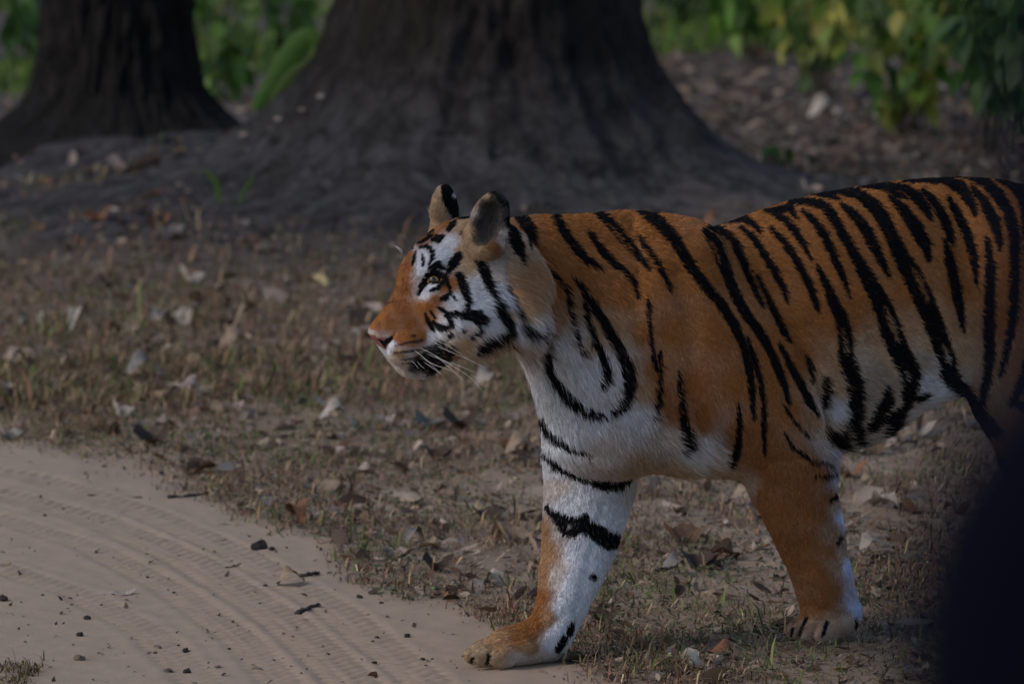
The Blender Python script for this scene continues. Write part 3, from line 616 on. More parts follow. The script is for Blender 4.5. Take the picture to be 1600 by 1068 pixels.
def hash3(Q, cell, k=0):
    i = np.floor(Q / cell).astype(np.int64); h = (i[:, 0] * 73856093) ^ (i[:, 1] * 19349663) ^ (i[:, 2] * 83492791) ^ (k * 2654435761)
    h = (h ^ (h >> 13)) * 1274126177 & 0x7fffffff; return (h % 100003) / 100003.0
def coat(Q, N, part, jit=0.0):
    uv, hid = coat_uv(Q, N, part)
    if jit: uv = uv + RNG.normal(0, jit, uv.shape)
    col = np.zeros((len(Q), 3)); black = np.zeros(len(Q))
    for p in range(8):
        m = part == p
        if not m.any(): continue
        q = uv[m]
        if p in (TORSO, HIND, TAIL, NECK):
            c = field(q, BODY_C); k = stroke_mask(q, BODY_STRIPES, 3.6, GROW, 1.3) * (1 - .65 * stroke_mask(q, CORES, 5.0))
            if p in (HIND, TAIL):
                z = Q[m, 2]; low = np.clip((.55 - z) / .2, 0, 1)[:, None] if p == HIND else 0
                c = c * (1 - low) + cO * low
                k = np.maximum(k, np.clip((np.sin(z * 46 + 2.5 * np.sin(Q[m, 0] * 21) + 3 * np.sin(Q[m, 1] * 9)) - .62) * 5, 0, 1) * (z < (.52 if p == HIND else .9)))
        elif p == NEARLEG:
            c = field(q, LEG_C, 6, 2.1) * np.array([.88, .97, 1.25]); up = np.clip((705 - q[:, 1]) / 50, 0, 1)[:, None]; c = c * (1 - up) + field(q, BODY_C) * up
            k = np.maximum(stroke_mask(q, LEG_STRIPES, grow=1.5), stroke_mask(q, BODY_STRIPES, 3.6, GROW, 1.3) * (1 - .65 * stroke_mask(q, CORES, 5.0)) * (q[:, 1] < 740))
        elif p == FARLEG: c = field(q, FAR_C, 4, 2.4); k = np.maximum(stroke_mask(q, FAR_STRIPES, grow=2.4, wide=1.35), stroke_mask(q, BODY_STRIPES, 3.6, GROW, 1.3) * (1 - .65 * stroke_mask(q, CORES, 5.0)) * (q[:, 1] < 700)); up = np.clip((700 - q[:, 1]) / 40, 0, 1)[:, None]; c = c * (1 - up) + field(q, BODY_C) * up
        elif p == HEAD:
            c = field(q, HEAD_C, 2.5); k = stroke_mask(q, HEAD_STRIPES, 1.2, 1.5)
            b = stroke_mask(q, HEAD_BROWN, 1.2, .6)[:, None] * .9; c = c * (1 - b) + np.array([.035, .02, .014]) * b
            k = np.maximum(k, stroke_mask(q, EAR_STRIPES) * (q[:, 0] > 775)); k = np.maximum(k, .93 * poly_mask(q + RNG.normal(0, 2.2, q.shape), MOUTH)); hq = (q - np.array([560, 270])) * 3.05; k = np.maximum(k, ((hq[:, 0] - 352) / 41)**2 + ((hq[:, 1] - 506) / 27)**2 < 1); np_ = poly_mask(q, NOSEPAD); c[np_] = cP; k[np_] = 0; k = np.maximum(k, poly_mask(q, NOSTRIL))
        else:
            Qe = Q[m]; left = ((Qe - HC0) @ HLEFT) > 0; c = field(q, EAR_C, 2.5)
            k = np.where(left, stroke_mask(q, EAR_STRIPES, 1.2), stroke_mask(q, FAR_EAR, 1.2))
            wsp = np.clip((5 - np.hypot((q[:, 0] - 711) / 1.3, q[:, 1] - 308)) / 3, 0, 1) * ~left; k *= 1 - wsp; c = c * (1 - wsp[:, None]) + cW * wsp[:, None]
            bk = hid[m] & left; k[bk] = 1
        if p in (NEARLEG, FARLEG, HIND): ds = np.clip((.085 - Q[m, 2]) / .085, 0, 1)[:, None] * .28; c = c * (1 - ds) + np.array([.27, .20, .145]) * ds
        col[m] = c; black[m] = k
    if jit: black = np.where(RNG.random(len(black)) < black, 1.0, 0.0) * np.where(RNG.random(len(black)) < .04, .8, 1)
    return col * (1 - black[:, None]) + cK * black[:, None], uv

# ---- small relief: lines pressed into the skin (toes, mouth, folds), in pixels and metres
RELIEF = [([(1180,470,16),(1215,505,18),(1248,548,18),(1272,600,16),(1284,640,12)], -.016)] + [ (crop(560, 270, 3.05, s), d) for s, d in (
 ([(128,838,14),(150,862,18),(200,880,20),(260,880,22),(330,858,24),(400,815,22),(440,790,14)], .005),
 ([(150,812,16),(165,785,18),(175,762,12)], .003), ([(100,800,14),(130,808,22),(155,790,18)], .004),
 ([(285,575,20),(310,530,34),(350,507,36),(392,508,24)], .006),
 ([(690,430,30),(720,560,40),(790,690,40),(850,760,40)], .006))] + [ (s, d) for s, d in (
 ([(1300,695,14),(1292,640,16),(1278,590,18),(1248,530,20),(1205,470,20),(1170,420,16)], .020), ([(1180,745,16),(1210,720,20),(1250,716,10)], .002),
 ([(1060,430,36),(1085,520,40),(1080,600,44),(1100,670,36)], .008), ([(990,340,24),(1000,420,34),(990,520,40),(1000,610,36)], .008), ([(1230,760,20),(1245,820,22),(1262,890,20)], .003), ([(1295,760,12),(1305,840,14),(1312,910,12)], .004), ([(895,780,20),(880,860,20),(868,930,16)], .004), ([(940,790,14),(920,880,16),(900,950,14)], .004), ([(1130,370,20),(1180,440,26),(1230,540,26)], .005),
 ([(850,560,20),(885,600,20),(935,635,18),(990,640,14)], .004), ([(850,690,16),(900,708,18),(960,712,18),(1005,716,14)], .006),
 ([(1330,960,10),(1290,955,12),(1260,945,10)], .002), ([(1500,300,40),(1520,420,50),(1510,540,40),(1500,600,20)], .006),
 ([(868,720,20),(920,735,26),(980,730,20)], .003), ([(880,960,14),(850,985,14),(835,1000,10)], .003))]
TN = vnormals(TV, TF)
_uv = np.stack(project(TVW), 1); _front = (TN * (CB - TV)).sum(1) > 0
disp = np.zeros(len(TV))
for s, d in RELIEF:
    s = np.array(s); W_ = s[:, 2].max()
    ids = np.flatnonzero(_front & (_uv > s[:, :2].min(0) - W_).all(1) & (_uv < s[:, :2].max(0) + W_).all(1))
    q = _uv[ids]; best = np.zeros(len(ids))
    for a, b in zip(s[:-1], s[1:]):
        dd = b[:2] - a[:2]; t = np.clip(((q - a[:2]) @ dd) / (dd @ dd + 1e-9), 0, 1)
        dist = np.sqrt(((q - a[:2] - t[:, None] * dd)**2).sum(1)); best = np.maximum(best, np.exp(-(dist / ((a[2] + t * (b[2] - a[2])) / 2))**2))
    disp[ids] = np.minimum(disp[ids], -d * best) if d > 0 else np.maximum(disp[ids], -d * best)
TV = TV + TN * disp[:, None]; TV = smooth_mesh(TV, TF, 2); TN = vnormals(TV, TF); TVW = b2w(TV)
TCOL, TUV = coat(TV, TN, TPART)
print('coat', round(time.time() - T0, 1))
mt = NT('tiger_coat'); tiger_mat = mt.done(mt.attr(), .8, .05)
tiger = big_mesh('tiger', TVW, TF, tiger_mat, cols=TCOL)
tag(tiger, 'orange, black-striped tiger striding along the sandy track edge, head in profile', 'tiger')

# ---- fur: short hairs rooted all over the skin
FLOW = np.array([ # u, v, du, dv, length mm, lift
 (900,350,1,.25,14,.3),(980,350,1,.2,14,.3),(1100,380,.9,.5,13,.25),(1250,340,1,.35,12,.25),(1400,320,1,.3,12,.25),(1550,320,1,.4,12,.25),(1050,500,.6,.85,12,.25),(1150,600,.5,.9,12,.25),(1250,500,.9,.5,12,.25),
 (1350,500,1,.4,13,.25),(1450,500,1,.4,13,.25),(1380,620,1,.45,18,.35),(1450,600,1,.5,20,.4),(1350,690,.9,.6,30,.5),(1550,550,.7,.7,14,.25),(900,450,.7,.75,18,.35),(950,550,.5,.9,20,.35),(870,560,.5,.9,28,.45),(900,650,.35,.95,20,.35),
 (1000,650,.5,.85,20,.35),(1080,720,.7,.75,30,.5),(1000,715,.5,.9,22,.4),(1180,720,.3,1,12,.3),(1230,800,.3,1,10,.25),(1300,800,.4,1,14,.4),(1270,900,.2,1,8,.25),(1325,930,.4,1,12,.4),(1265,970,-.5,.8,7,.3),(1310,980,-.2,1,7,.3),
 (900,760,.1,1,13,.3),(860,830,-.2,1,12,.4),(950,830,.3,1,14,.35),(890,900,0,1,10,.25),(845,940,-.3,1,10,.35),(880,990,.1,1,10,.3),(800,1000,-1,.4,8,.3),(750,1015,-1,.6,7,.3),(830,1025,-.9,.4,8,.3)], float)
_hf = [(60,740,.2,-.9,3,.2),(110,660,.5,-.85,4,.2),(170,560,.5,-.9,5,.2),(200,470,.45,-.9,6,.25),(250,360,.7,-.75,8,.25),(350,270,.9,-.5,9,.25),(450,215,1,-.2,11,.3),(200,720,.9,-.3,4,.2),(300,700,1,.05,5,.2),(240,830,.9,.4,5,.25),(180,900,.5,.9,6,.4),
 (250,950,.7,.8,9,.45),(340,800,.9,.5,6,.25),(330,450,.7,-.6,8,.25),(400,380,.9,-.4,10,.3),(440,560,1,.2,8,.25),(520,600,1,.35,12,.3),(600,700,.9,.6,18,.35),(500,780,.8,.6,16,.35),(640,820,.7,.75,28,.45),(600,500,1,.35,14,.3),(700,600,.9,.6,30,.45),
 (780,700,.75,.8,36,.5),(840,740,.8,.7,34,.5),(560,350,1,.3,12,.3),(620,230,.35,-.9,12,.7),(580,150,.1,-1,8,.4),(690,200,.5,-.6,10,.4),(720,330,.9,.4,14,.3),(680,340,.6,.3,16,.6),(390,130,-.5,-.8,9,.5),(450,150,.3,-.8,6,.3),(370,210,-.6,-.5,14,.6),(800,500,.9,.5,18,.35),(740,450,1,.4,20,.4)]
FLOW = np.vstack([FLOW, [[*HX(a, b), c, d, e, f] for a, b, c, d, e, f in _hf]])
def make_fur(count):
    A, B_, C, D = (TV[TF[:, k]] for k in range(4))
    area = np.linalg.norm(np.cross(C - A, D - B_), axis=1) / 2
    cen = (A + B_ + C + D) / 4; fn = np.cross(C - A, D - B_); fn /= np.linalg.norm(fn, axis=1)[:, None] + 1e-12
    vw = CB - cen; vw /= np.linalg.norm(vw, axis=1)[:, None]; fc = (fn * vw).sum(1)
    prt = TPART[TF[:, 0]]
    wgt = area * np.where(fc > -.35, 1.0, .12) * np.where(np.isin(prt, (HEAD, EAR)), 2.6, 1.0) * np.where(np.isin(prt, (HIND, TAIL)) & (cen[:, 2] < .5), .5, 1)
    fid = RNG.choice(len(TF), count, p=wgt / wgt.sum()); a = RNG.random((count, 1)); b = RNG.random((count, 1))
    Q = (A[fid] * (1 - a) + B_[fid] * a) * (1 - b) + (D[fid] * (1 - a) + C[fid] * a) * b
    vi = TF[fid]; N = TN[vi[:, 0]] * (1 - a) * (1 - b) + TN[vi[:, 1]] * a * (1 - b) + TN[vi[:, 2]] * a * b + TN[vi[:, 3]] * (1 - a) * b
    N /= np.linalg.norm(N, axis=1)[:, None]; part = TPART[vi[:, 0]]
    col, uv = coat(Q, N, part, .5)
    bare = poly_mask(uv, NOSEPAD) & (part == HEAD); hx = (uv - np.array([560, 270])) * 3.05
    bare |= (((hx[:, 0] - 354) / 40)**2 + ((hx[:, 1] - 508) / 27)**2 < 1) & (part == HEAD)
    keep = ~bare; Q, N, part, col, uv, vi = Q[keep], N[keep], part[keep], col[keep], uv[keep], vi[keep]; n = len(Q)
    fl = field(uv, (FLOW[:, :2], FLOW[:, 2:]), 12.0, 2.0)
    right = np.array([1.0, 0, 0]) @ BM.T; upi = np.array([0, _sp, _cp]) @ BM.T
    T = fl[:, :1] * right - fl[:, 1:2] * upi
    mir = ((N * (CB - Q)).sum(1) < 0) & np.isin(part, (TORSO, HEAD)); Tm = T.copy(); Tm[:, 1] *= -1; T = np.where(mir[:, None], Tm, T)
    T -= (T * N).sum(1)[:, None] * N; ln = np.linalg.norm(T, axis=1)[:, None]
    T = np.where(ln > .15, T / np.maximum(ln, 1e-6), np.array([-.3, 0, -1.0]) - (np.array([-.3, 0, -1.0]) * N).sum(1)[:, None] * N)
    L = np.where(fl[:, 2] < 16, .72, .95) * fl[:, 2] * 1e-3 * np.exp(RNG.normal(0, .22, n)); lift = fl[:, 3] * .62
    S = np.cross(N, T); cl = (hash3(Q, .013, 1) - .5) * .55 + (hash3(Q, .006, 2) - .5) * .45 + RNG.normal(0, .12, n)
    dr = T + S * cl[:, None]; dr /= np.linalg.norm(dr, axis=1)[:, None]
    lf = np.clip(lift + (hash3(Q, .010, 3) - .5) * .22 + RNG.normal(0, .06, n), .05, 1.2)
    d0 = dr + N * (lf * 1.5)[:, None]; d0 /= np.linalg.norm(d0, axis=1)[:, None]; d1 = dr + N * (lf * .5)[:, None] + np.array([0, 0, -.12]); d1 /= np.linalg.norm(d1, axis=1)[:, None]
    P = np.empty((n, 3, 3)); P[:, 0] = Q - N * .001; P[:, 1] = Q + d0 * (L * .45)[:, None]; P[:, 2] = P[:, 1] + d1 * (L * .6)[:, None]
    P[:, :, 2] = np.maximum(P[:, :, 2], .001)
    cu = bpy.data.hair_curves.new('fur'); cu.add_curves([3] * n)
    cu.attributes['position'].data.foreach_set('vector', b2w(P.reshape(-1, 3)).astype(np.float32).ravel())
    r = cu.attributes.get('radius') or cu.attributes.new('radius', 'FLOAT', 'POINT')
    hd = np.isin(part, (HEAD, EAR)); r0 = np.where(hd, .00042, .00062)
    rr = np.stack([r0, r0 * .75, r0 * .15], 1); r.data.foreach_set('value', rr.astype(np.float32).ravel())
    mott = fbm(Q[:, 0] * 14 + Q[:, 1] * 5, Q[:, 2] * 14, 3, 3) - .5
    val = np.exp(RNG.normal(0, .20, n) + mott * .45 + (hash3(Q, .010, 5) - .5) * .10)[:, None]
    at = cu.attributes.new('tint', 'FLOAT_COLOR', 'CURVE'); at.data.foreach_set('color', np.c_[np.clip(col * val, 0, .9), np.ones(n)].astype(np.float32).ravel())
    fm = NT('tiger_fur'); cu.materials.append(fm.done(fm.attr(), .65, .06))
    o = bpy.data.objects.new('fur', cu); COL.objects.link(o); o.parent = tiger
    return o
fur = make_fur(FUR_COUNT)
print('fur', round(time.time() - T0, 1))
# ---- eyes, whiskers, claws
_uvT = np.stack(project(TVW), 1); _frT = (TN * (CB - TV)).sum(1) > 0
def skin_at(u, v, part=None):
    """nearest seen point of the skin at a pixel: world position and normal"""
    d = ((_uvT - (u, v))**2).sum(1); c = np.flatnonzero((d < 40) & _frT & ((TPART == part) if part is not None else True))
    if not len(c): c = np.array([d.argmin()])
    y = TVW[c, 1]; c = c[y < y.min() + .05]; i = c[d[c].argmin()]
    return TVW[i], TN[i] @ BM
em = NT('tiger_eye'); pos = em.obj(); sep = em.n('ShaderNodeSeparateXYZ'); em.l(pos, sep.inputs[0])
ecol = em.ramp(em.math('ADD', em.math('MULTIPLY', sep.outputs[2], 0.5), .5), [(0, (.02, .015, .012)), (.66, (.03, .02, .015)), (.70, (.06, .03, .01)), (.72, (.18, .10, .022)), (.80, (.34, .20, .045)), (.90, (.26, .14, .03)), (.92, (.004, .004, .004)), (1, (.004, .004, .004))])
eye_mat = em.done(ecol, .08, .6)
def eyeball(c, gaze):
    V, F = [], []; nu, nv = 20, 14
    for j in range(nv + 1):
        for i in range(nu):
            a, b = math.pi * j / nv, 2 * math.pi * i / nu; V.append((math.sin(a) * math.cos(b), math.sin(a) * math.sin(b), math.cos(a)))
    for j in range(nv):
        for i in range(nu): F.append((j * nu + i, (j + 1) * nu + i, (j + 1) * nu + (i + 1) % nu, j * nu + (i + 1) % nu))
    o = mesh_obj('eye', V, F, eye_mat); o.scale = (.0160,) * 3; o.location = c
    o.rotation_euler = Vector(gaze).to_track_quat('Z', 'Y').to_euler(); o.parent = tiger
    return o
pe, ne = skin_at(*HX(356, 506), HEAD)
hfw, hlw = HF @ BM, HLEFT @ BM
eyeball(pe - ne * .0106, hfw * .62 + hlw * .78)
pr = w2b(pe - ne * .0108); pr = pr - 2 * ((pr - HC0) @ HLEFT) * HLEFT; eyeball(b2w(pr), hfw * .62 - hlw * .78)
wm = NT('whisker').done((.75, .73, .70), .35, .4)
WH = [[(610,415),(780,500),(940,610)], [(650,480),(800,545),(940,605),(1060,665)], [(470,520),(560,590),(690,715)], [(510,570),(640,640),(790,695),(890,780)], [(560,540),(700,600),(850,650),(1000,715)], [(640,560),(760,660),(850,745)],
      [(680,590),(840,680),(950,760),(1060,890)], [(540,610),(640,680),(700,722)], [(440,600),(470,630),(500,670)], [(490,610),(515,640),(550,670)], [(600,430),(650,460),(700,490)], [(520,500),(640,560),(780,640)]]
for w in WH:
    px = spline([(560 + x / 5.333, 450 + y / 5.333) for x, y in w]); p0, n0 = skin_at(*px[0], HEAD)
    for sg in (1, -1):
        P = [at_depth(u, v, p0[1] - .055 * (i / 8)**.8) for i, (u, v) in enumerate(px)]
        if sg < 0:
            Q = w2b(np.array(P)); Q -= 2 * ((Q - HC0) @ HLEFT)[:, None] * HLEFT; P = list(b2w(Q))
        mesh_obj('whisker', *tube(P, .00042, .00014, 4), wm, tiger)
for (x0, y0), (x1, y1) in (((212, 372), (172, 347)), ((208, 382), (178, 352))):
    p0 = b2w(HP(x0, y0, -.03)); p1 = b2w(HP(x1, y1, -.045)); mesh_obj('whisker', *tube([p0, (p0 + p1) / 2 + (0, 0, .001), p1], .0006, .0002, 4), wm, tiger)
cm_ = NT('claw').done((.035, .032, .03), .35, .4)
# ================================================================== GROUND COVER
R3 = np.random.default_rng(31)
def scatter_px(n, v0, v1, u0=-330, u1=1930, pw=1.0):
    """random ground points that fall evenly over a band of the view (so near and far ground are covered alike)"""
    n = int(n * 1.38) if u0 == -330 else n; u = R3.uniform(u0, u1, n); v = v0 + (v1 - v0) * R3.random(n)**pw
    d = np.stack([ray(a, b) for a, b in zip(u, v)]); t = -CAM[2] / d[:, 2]; return CAM[0] + d[:, 0] * t, CAM[1] + d[:, 1] * t
def clear_of_trunks(x, y, k=1.0):
    return (np.hypot(x - TREE1[0], y - TREE1[1]) > 1.25 * k) & (np.hypot(x - TREE2[0], y - TREE2[1]) > .62 * k)
def blades(x, y, h, w, lean, cols, curl=.6):
    """tapered bent blades: 5 verts, quad + triangle (as two quads)"""
    n = len(x); z = gh(x, y); a = R3.uniform(0, 2 * math.pi, n); l = np.stack([np.cos(a), np.sin(a), 0 * a], 1); s = np.stack([-np.sin(a + R3.normal(0, .6, n)), np.cos(a), 0 * a], 1)
    b = np.stack([x, y, z - .004], 1); up = np.array([0, 0, 1.0]); H = h[:, None]; W = w[:, None]; Le = lean[:, None]
    m = b + up * H * (1 - .35 * Le) * .6 + l * H * Le * .45; t = b + up * H * (1 - .75 * Le) + l * H * Le * 1.1
    v = np.stack([b - s * W, b + s * W, m + s * W * .75, m - s * W * .75, t + s * W * .12, t - s * W * .12], 1).reshape(-1, 3)
    i = np.arange(n)[:, None] * 6; f = np.vstack([i + np.array([[0, 1, 2, 3]]), i + np.array([[3, 2, 4, 5]])])
    return v, f, np.repeat(cols, 6, 0)
def joined(lst):
    V, F, C, o = [], [], [], 0
    for v, f, c in lst: V.append(v); F.append(f + o); C.append(c); o += len(v)
    return np.vstack(V), np.vstack(F), np.vstack(C)
def pick(n, pal, jit=.18):
    pal = np.array(pal); c = pal[R3.integers(0, len(pal), n)] * np.array([1.06, 1.0, .93]); return c * np.exp(R3.normal(0, jit, (n, 1)))
gmn = NT('blade'); blade_mat = gmn.done(gmn.attr(), .75, .15)
# dead and green short grass of the verge
def verge_grass(n, v0, v1, green, hh, thr, seed):
    x, y = scatter_px(n, v0, v1); n = len(x); m = track_mask(x, y); den = .55 * fbm(x * 1.6, y * .9, 3, seed) + .45 * fbm(x * 6.5, y * 2.6, 2, seed + 300); pch = np.clip((fbm(x * 1.5, y * .7, 4, 88) - .50) * 6, 0, 1) * (y < 15.5); ok = (m < .25 + .7 * R3.random(n)**2) & (den > thr + R3.normal(0, .05, n)) & (R3.random(n) > pch * .75) & clear_of_trunks(x, y, 1.15)
    bare_ = np.exp(-(((x - TREE1[0]) / 1.9)**2 + ((y - TREE1[1]) / 1.7)**2)); ok &= R3.random(n) > bare_ * 1.3
    x, y = x[ok], y[ok]; n = len(x); h = hh * np.exp(R3.normal(0, .45, n)) * np.where(y > 16, 1.25, 1)
    col = pick(n, [(.085, .115, .035), (.12, .145, .05), (.07, .10, .035), (.16, .16, .07), (.15, .13, .065)] if green else [(.29, .21, .125), (.21, .135, .08), (.14, .085, .055), (.36, .275, .18), (.18, .10, .075), (.22, .12, .095), (.09, .057, .042)])
    return blades(x, y, h, (.0009 if not green else .0012) + h * .020, R3.uniform(.2, 1.0, n), col)
grass_parts = [verge_grass(90000, 560, 1075, False, .027, .46, 41), verge_grass(30000, 330, 640, False, .036, .36, 42), verge_grass(60000, 560, 1075, True, .025, .51, 43), verge_grass(22000, 300, 640, True, .034, .48, 44)]
# fallen straws: blades lying flat
x, y = scatter_px(42000, 330, 1075); ok = (track_mask(x, y) < .5) & clear_of_trunks(x, y); x, y = x[ok], y[ok]; n = len(x)
a = R3.uniform(0, math.pi, n); L = R3.uniform(.012, .055, n); z = gh(x, y) + R3.uniform(.003, .014, n); d = np.stack([np.cos(a), np.sin(a), R3.normal(0, .22, n)], 1) * L[:, None]; s = np.stack([-np.sin(a), np.cos(a), 0 * a], 1) * R3.uniform(.0007, .0018, (n, 1))
c = np.stack([x, y, z], 1); v = np.stack([c - d / 2 - s, c - d / 2 + s, c + d / 2 + s, c + d / 2 - s], 1).reshape(-1, 3); v[:, 2] += np.tile([.002, .002, 0, 0], n)
grass_parts.append((v, np.arange(n)[:, None] * 4 + np.array([[0, 1, 2, 3]]), np.repeat(pick(n, [(.30, .235, .16), (.22, .16, .10), (.15, .095, .065), (.09, .06, .04), (.065, .045, .032), (.20, .115, .085), (.36, .28, .19)], .3), 4, 0)))
V, F, C = joined(grass_parts); o = big_mesh('grass', V, F, blade_mat, smooth=False, cols=C); tag(o, 'short dry and green grass tufts covering the verge', 'grass', kind='stuff')
print('grass', len(F), round(time.time() - T0, 1))
# creeping weeds: tiny round-leaved green plants in mats
x, y = scatter_px(22000, 340, 1070); n = len(x); den = fbm(x * 1.9 + 9, y * 1.0, 4, 77); ok = (den > .53 + R3.normal(0, .03, n)) & (track_mask(x, y) < .35) & clear_of_trunks(x, y, 1.2)
bx = [at_ground(u, v)[:2] for u, v in ((640, 770), (560, 800), (700, 790), (480, 815), (760, 780), (820, 730), (1060, 740), (1110, 760), (640, 900), (990, 900), (1010, 990), (380, 540), (430, 420), (560, 520), (700, 620), (1480, 660))]
for b in bx: ok |= (((x - b[0]) / .16)**2 + ((y - b[1]) / .55)**2 < R3.random(n)) 
x, y = x[ok], y[ok]; n = len(x); cen = np.stack([x, y, gh(x, y) + R3.uniform(.004, .022, n)], 1); nm = R3.normal(0, .45, (n, 3)) + (0, -.25, 1); nm /= np.linalg.norm(nm, axis=1)[:, None]
V, F, C = leaf_ovals(cen, nm, R3.uniform(.008, .020, n), pick(n, [(.075, .092, .045), (.10, .118, .062), (.125, .14, .085), (.055, .070, .042), (.12, .10, .06)]), 5)
o = big_mesh('weeds', V, F, blade_mat, smooth=False, cols=C); tag(o, 'low green creeping weeds in patches on the verge', 'weeds', kind='stuff')
# leaf crumbs and small broken leaves of the litter
x, y = scatter_px(15000, 60, 1072); n = len(x); den = fbm(x * 1.3, y * .8, 3, 55); ok = (track_mask(x, y) < .3 + .6 * R3.random(n)**2) & (den > .36 + R3.normal(0, .08, n)) & clear_of_trunks(x, y, 1.02); x, y = x[ok], y[ok]; n = len(x)
sz = np.exp(R3.normal(math.log(.017), .55, n)) * np.interp(y, [12.5, 14.5, 18, 24, 40], [1, 1.25, 1.6, 2.2, 3]); cen = np.stack([x, y, gh(x, y) + .003 + sz * .12], 1); nm = R3.normal(0, .30, (n, 3)) + (0, -.25, 1); nm /= np.linalg.norm(nm, axis=1)[:, None]
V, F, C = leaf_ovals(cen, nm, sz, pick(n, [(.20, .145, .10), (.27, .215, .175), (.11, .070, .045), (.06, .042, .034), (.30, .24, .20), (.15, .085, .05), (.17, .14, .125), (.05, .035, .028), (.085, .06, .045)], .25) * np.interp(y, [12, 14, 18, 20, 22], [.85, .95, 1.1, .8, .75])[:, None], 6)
x, y = scatter_px(3600, 70, 310, 950, 1620); n = len(x); ok = clear_of_trunks(x, y, 1.1); x, y = x[ok], y[ok]; n = len(x); nm = R3.normal(0, .3, (n, 3)) + (0, -.3, 1); nm /= np.linalg.norm(nm, axis=1)[:, None]
e_ = leaf_ovals(np.stack([x, y, gh(x, y) + .012], 1), nm, np.exp(R3.normal(math.log(.055), .45, n)), pick(n, [(.11, .085, .068), (.065, .05, .042), (.19, .155, .13), (.04, .032, .028), (.09, .06, .045)], .25), 16)
V, F, C = joined([(V, F, C), e_]); o = big_mesh('leaf_litter', V, F, blade_mat, smooth=False, cols=C); tag(o, 'broken bits of dry leaves strewn over the verge', 'litter', kind='stuff')
# crumbs of dark earth and chaff on the sand
x, y = scatter_px(2600, 700, 1072, -40, 1100); n = len(x); m = track_mask(x, y); ok = (m > .15) & (R3.random(n) < np.where(m > .9, .22, 1)); x, y = x[ok], y[ok]; n = len(x)
sz = np.exp(R3.normal(math.log(.0065), .45, n)); cen = np.stack([x, y, gh(x, y) + sz * .25], 1); nm = R3.normal(0, .5, (n, 3)) + (0, -.4, 1); nm /= np.linalg.norm(nm, axis=1)[:, None]
V, F, C = leaf_cards(cen, nm, sz * 1.6, pick(n, [(.05, .04, .035), (.09, .07, .055), (.035, .03, .028), (.16, .12, .09)]), 8)
o = big_mesh('debris', V, F, blade_mat, smooth=False, cols=C); tag(o, 'dark crumbs and chaff sprinkled along the sand edge', 'debris', kind='stuff')
print('litter', round(time.time() - T0, 1))

# ------------------------------------------------------------------ single dry leaves
def leaf_mesh(name, wid, curl, fold, wave, seed, petiole=.12):
    """unit-long leaf blade with a midrib, folded and curled; thin but closed by its own two rows either side of the rib"""
    r = np.random.default_rng(seed); n = 12; V, F = [], []
    for i in range(n + 1):
        t = i / n; w = wid * math.sin(math.pi * t**.82)**.8 * (1 + .05 * r.normal()) if 0 < i < n else .004
        x = t - .5; zc = curl * (t - .5)**2 * 2.0 - curl * .12 + .012 * r.normal() * wave
        for q in (-1, -.5, 0, .5, 1):
            V.append((x + .02 * r.normal() * abs(q), q * w, zc + abs(q) * w * fold + wave * .10 * abs(q) * math.sin(9 * t + seed + q)))
    for i in range(n):
        for q in range(4): a = i * 5 + q; F.append((a, a + 1, a + 6, a + 5))
    k = len(V); V += [(-.5 - petiole, .006, .0), (-.5 - petiole, -.006, .0), (-.49, .010, 0), (-.49, -.010, 0)]; F.append((k, k + 1, k + 3, k + 2))
    me = bpy.data.meshes.new(name); me.from_pydata(V, [], F); me.polygons.foreach_set('use_smooth', [True] * len(F))
    me.materials.append(dry_mat); me.update(); zmin = min(v[2] for v in V); 
    for v_ in me.vertices: v_.co.z -= zmin
    return me
dm = NT('dry_leaf'); oi = dm.n('ShaderNodeObjectInfo'); tc = dm.obj(); nz = dm.noise(6, 5, .6, tc); nz2 = dm.noise(25, 4, .6, tc)
dc = dm.mix(dm.ramp(nz, [(.35, (0, 0, 0)), (.7, (1, 1, 1))]), oi.outputs['Color'], dm.mix(.5, oi.outputs['Color'], (.05, .035, .028)))
wv = dm.n('ShaderNodeTexWave', i_Scale=2.2, i_Distortion=2.5); wv.bands_direction = 'DIAGONAL'; dm.l(tc, wv.inputs[0]); dm.bump(dm.math('ADD', dm.math('MULTIPLY', wv.outputs['Fac'], .25), nz2), .3, .02)
dry_mat = dm.done(dc, .7, .25)
LM = [leaf_mesh('dry_leaf', *p) for p in ((.28, .5, .3, .6, 1), (.33, .9, .5, 1.0, 2), (.28, -.8, .35, 1.0, 3), (.32, .25, .15, .5, 4), (.30, 1.3, .9, 1.4, 5), (.24, -.4, 1.1, 1.0, 6), (.34, .6, .25, 1.6, 7), (.28, -1.3, .4, 1.2, 8))]
def dry_leaf(u, v, px, col, kind, rz, tilt, label, group=None, z=None, sink=.004):
    p = at_ground(u, v) if z is None else at_depth(u, v, z)
    if z is None:
        for _ in range(4): p = at_ground(u, v, float(gh(np.array([p[0]]), np.array([p[1]]))[0]))
    L = px * 1.05 * np.linalg.norm(p - CAM) / FPX; tilt = min(tilt * .8 + .08, .7)
    o = bpy.data.objects.new('dry_leaf', LM[kind]); COL.objects.link(o); o.location = (p[0], p[1], p[2] - sink + abs(math.sin(tilt)) * L * .12)
    o.scale = (L, L, L); o.rotation_euler = (tilt, R3.normal(0, .1), rz); o.color = (*col, 1)
    return tag(o, label, 'leaf', group)
tan, pale, pink, brown, dark, red, grey, yel = (.30, .215, .145), (.42, .36, .30), (.36, .27, .23), (.14, .080, .045), (.060, .038, .028), (.20, .085, .040), (.20, .175, .16), (.42, .33, .16)
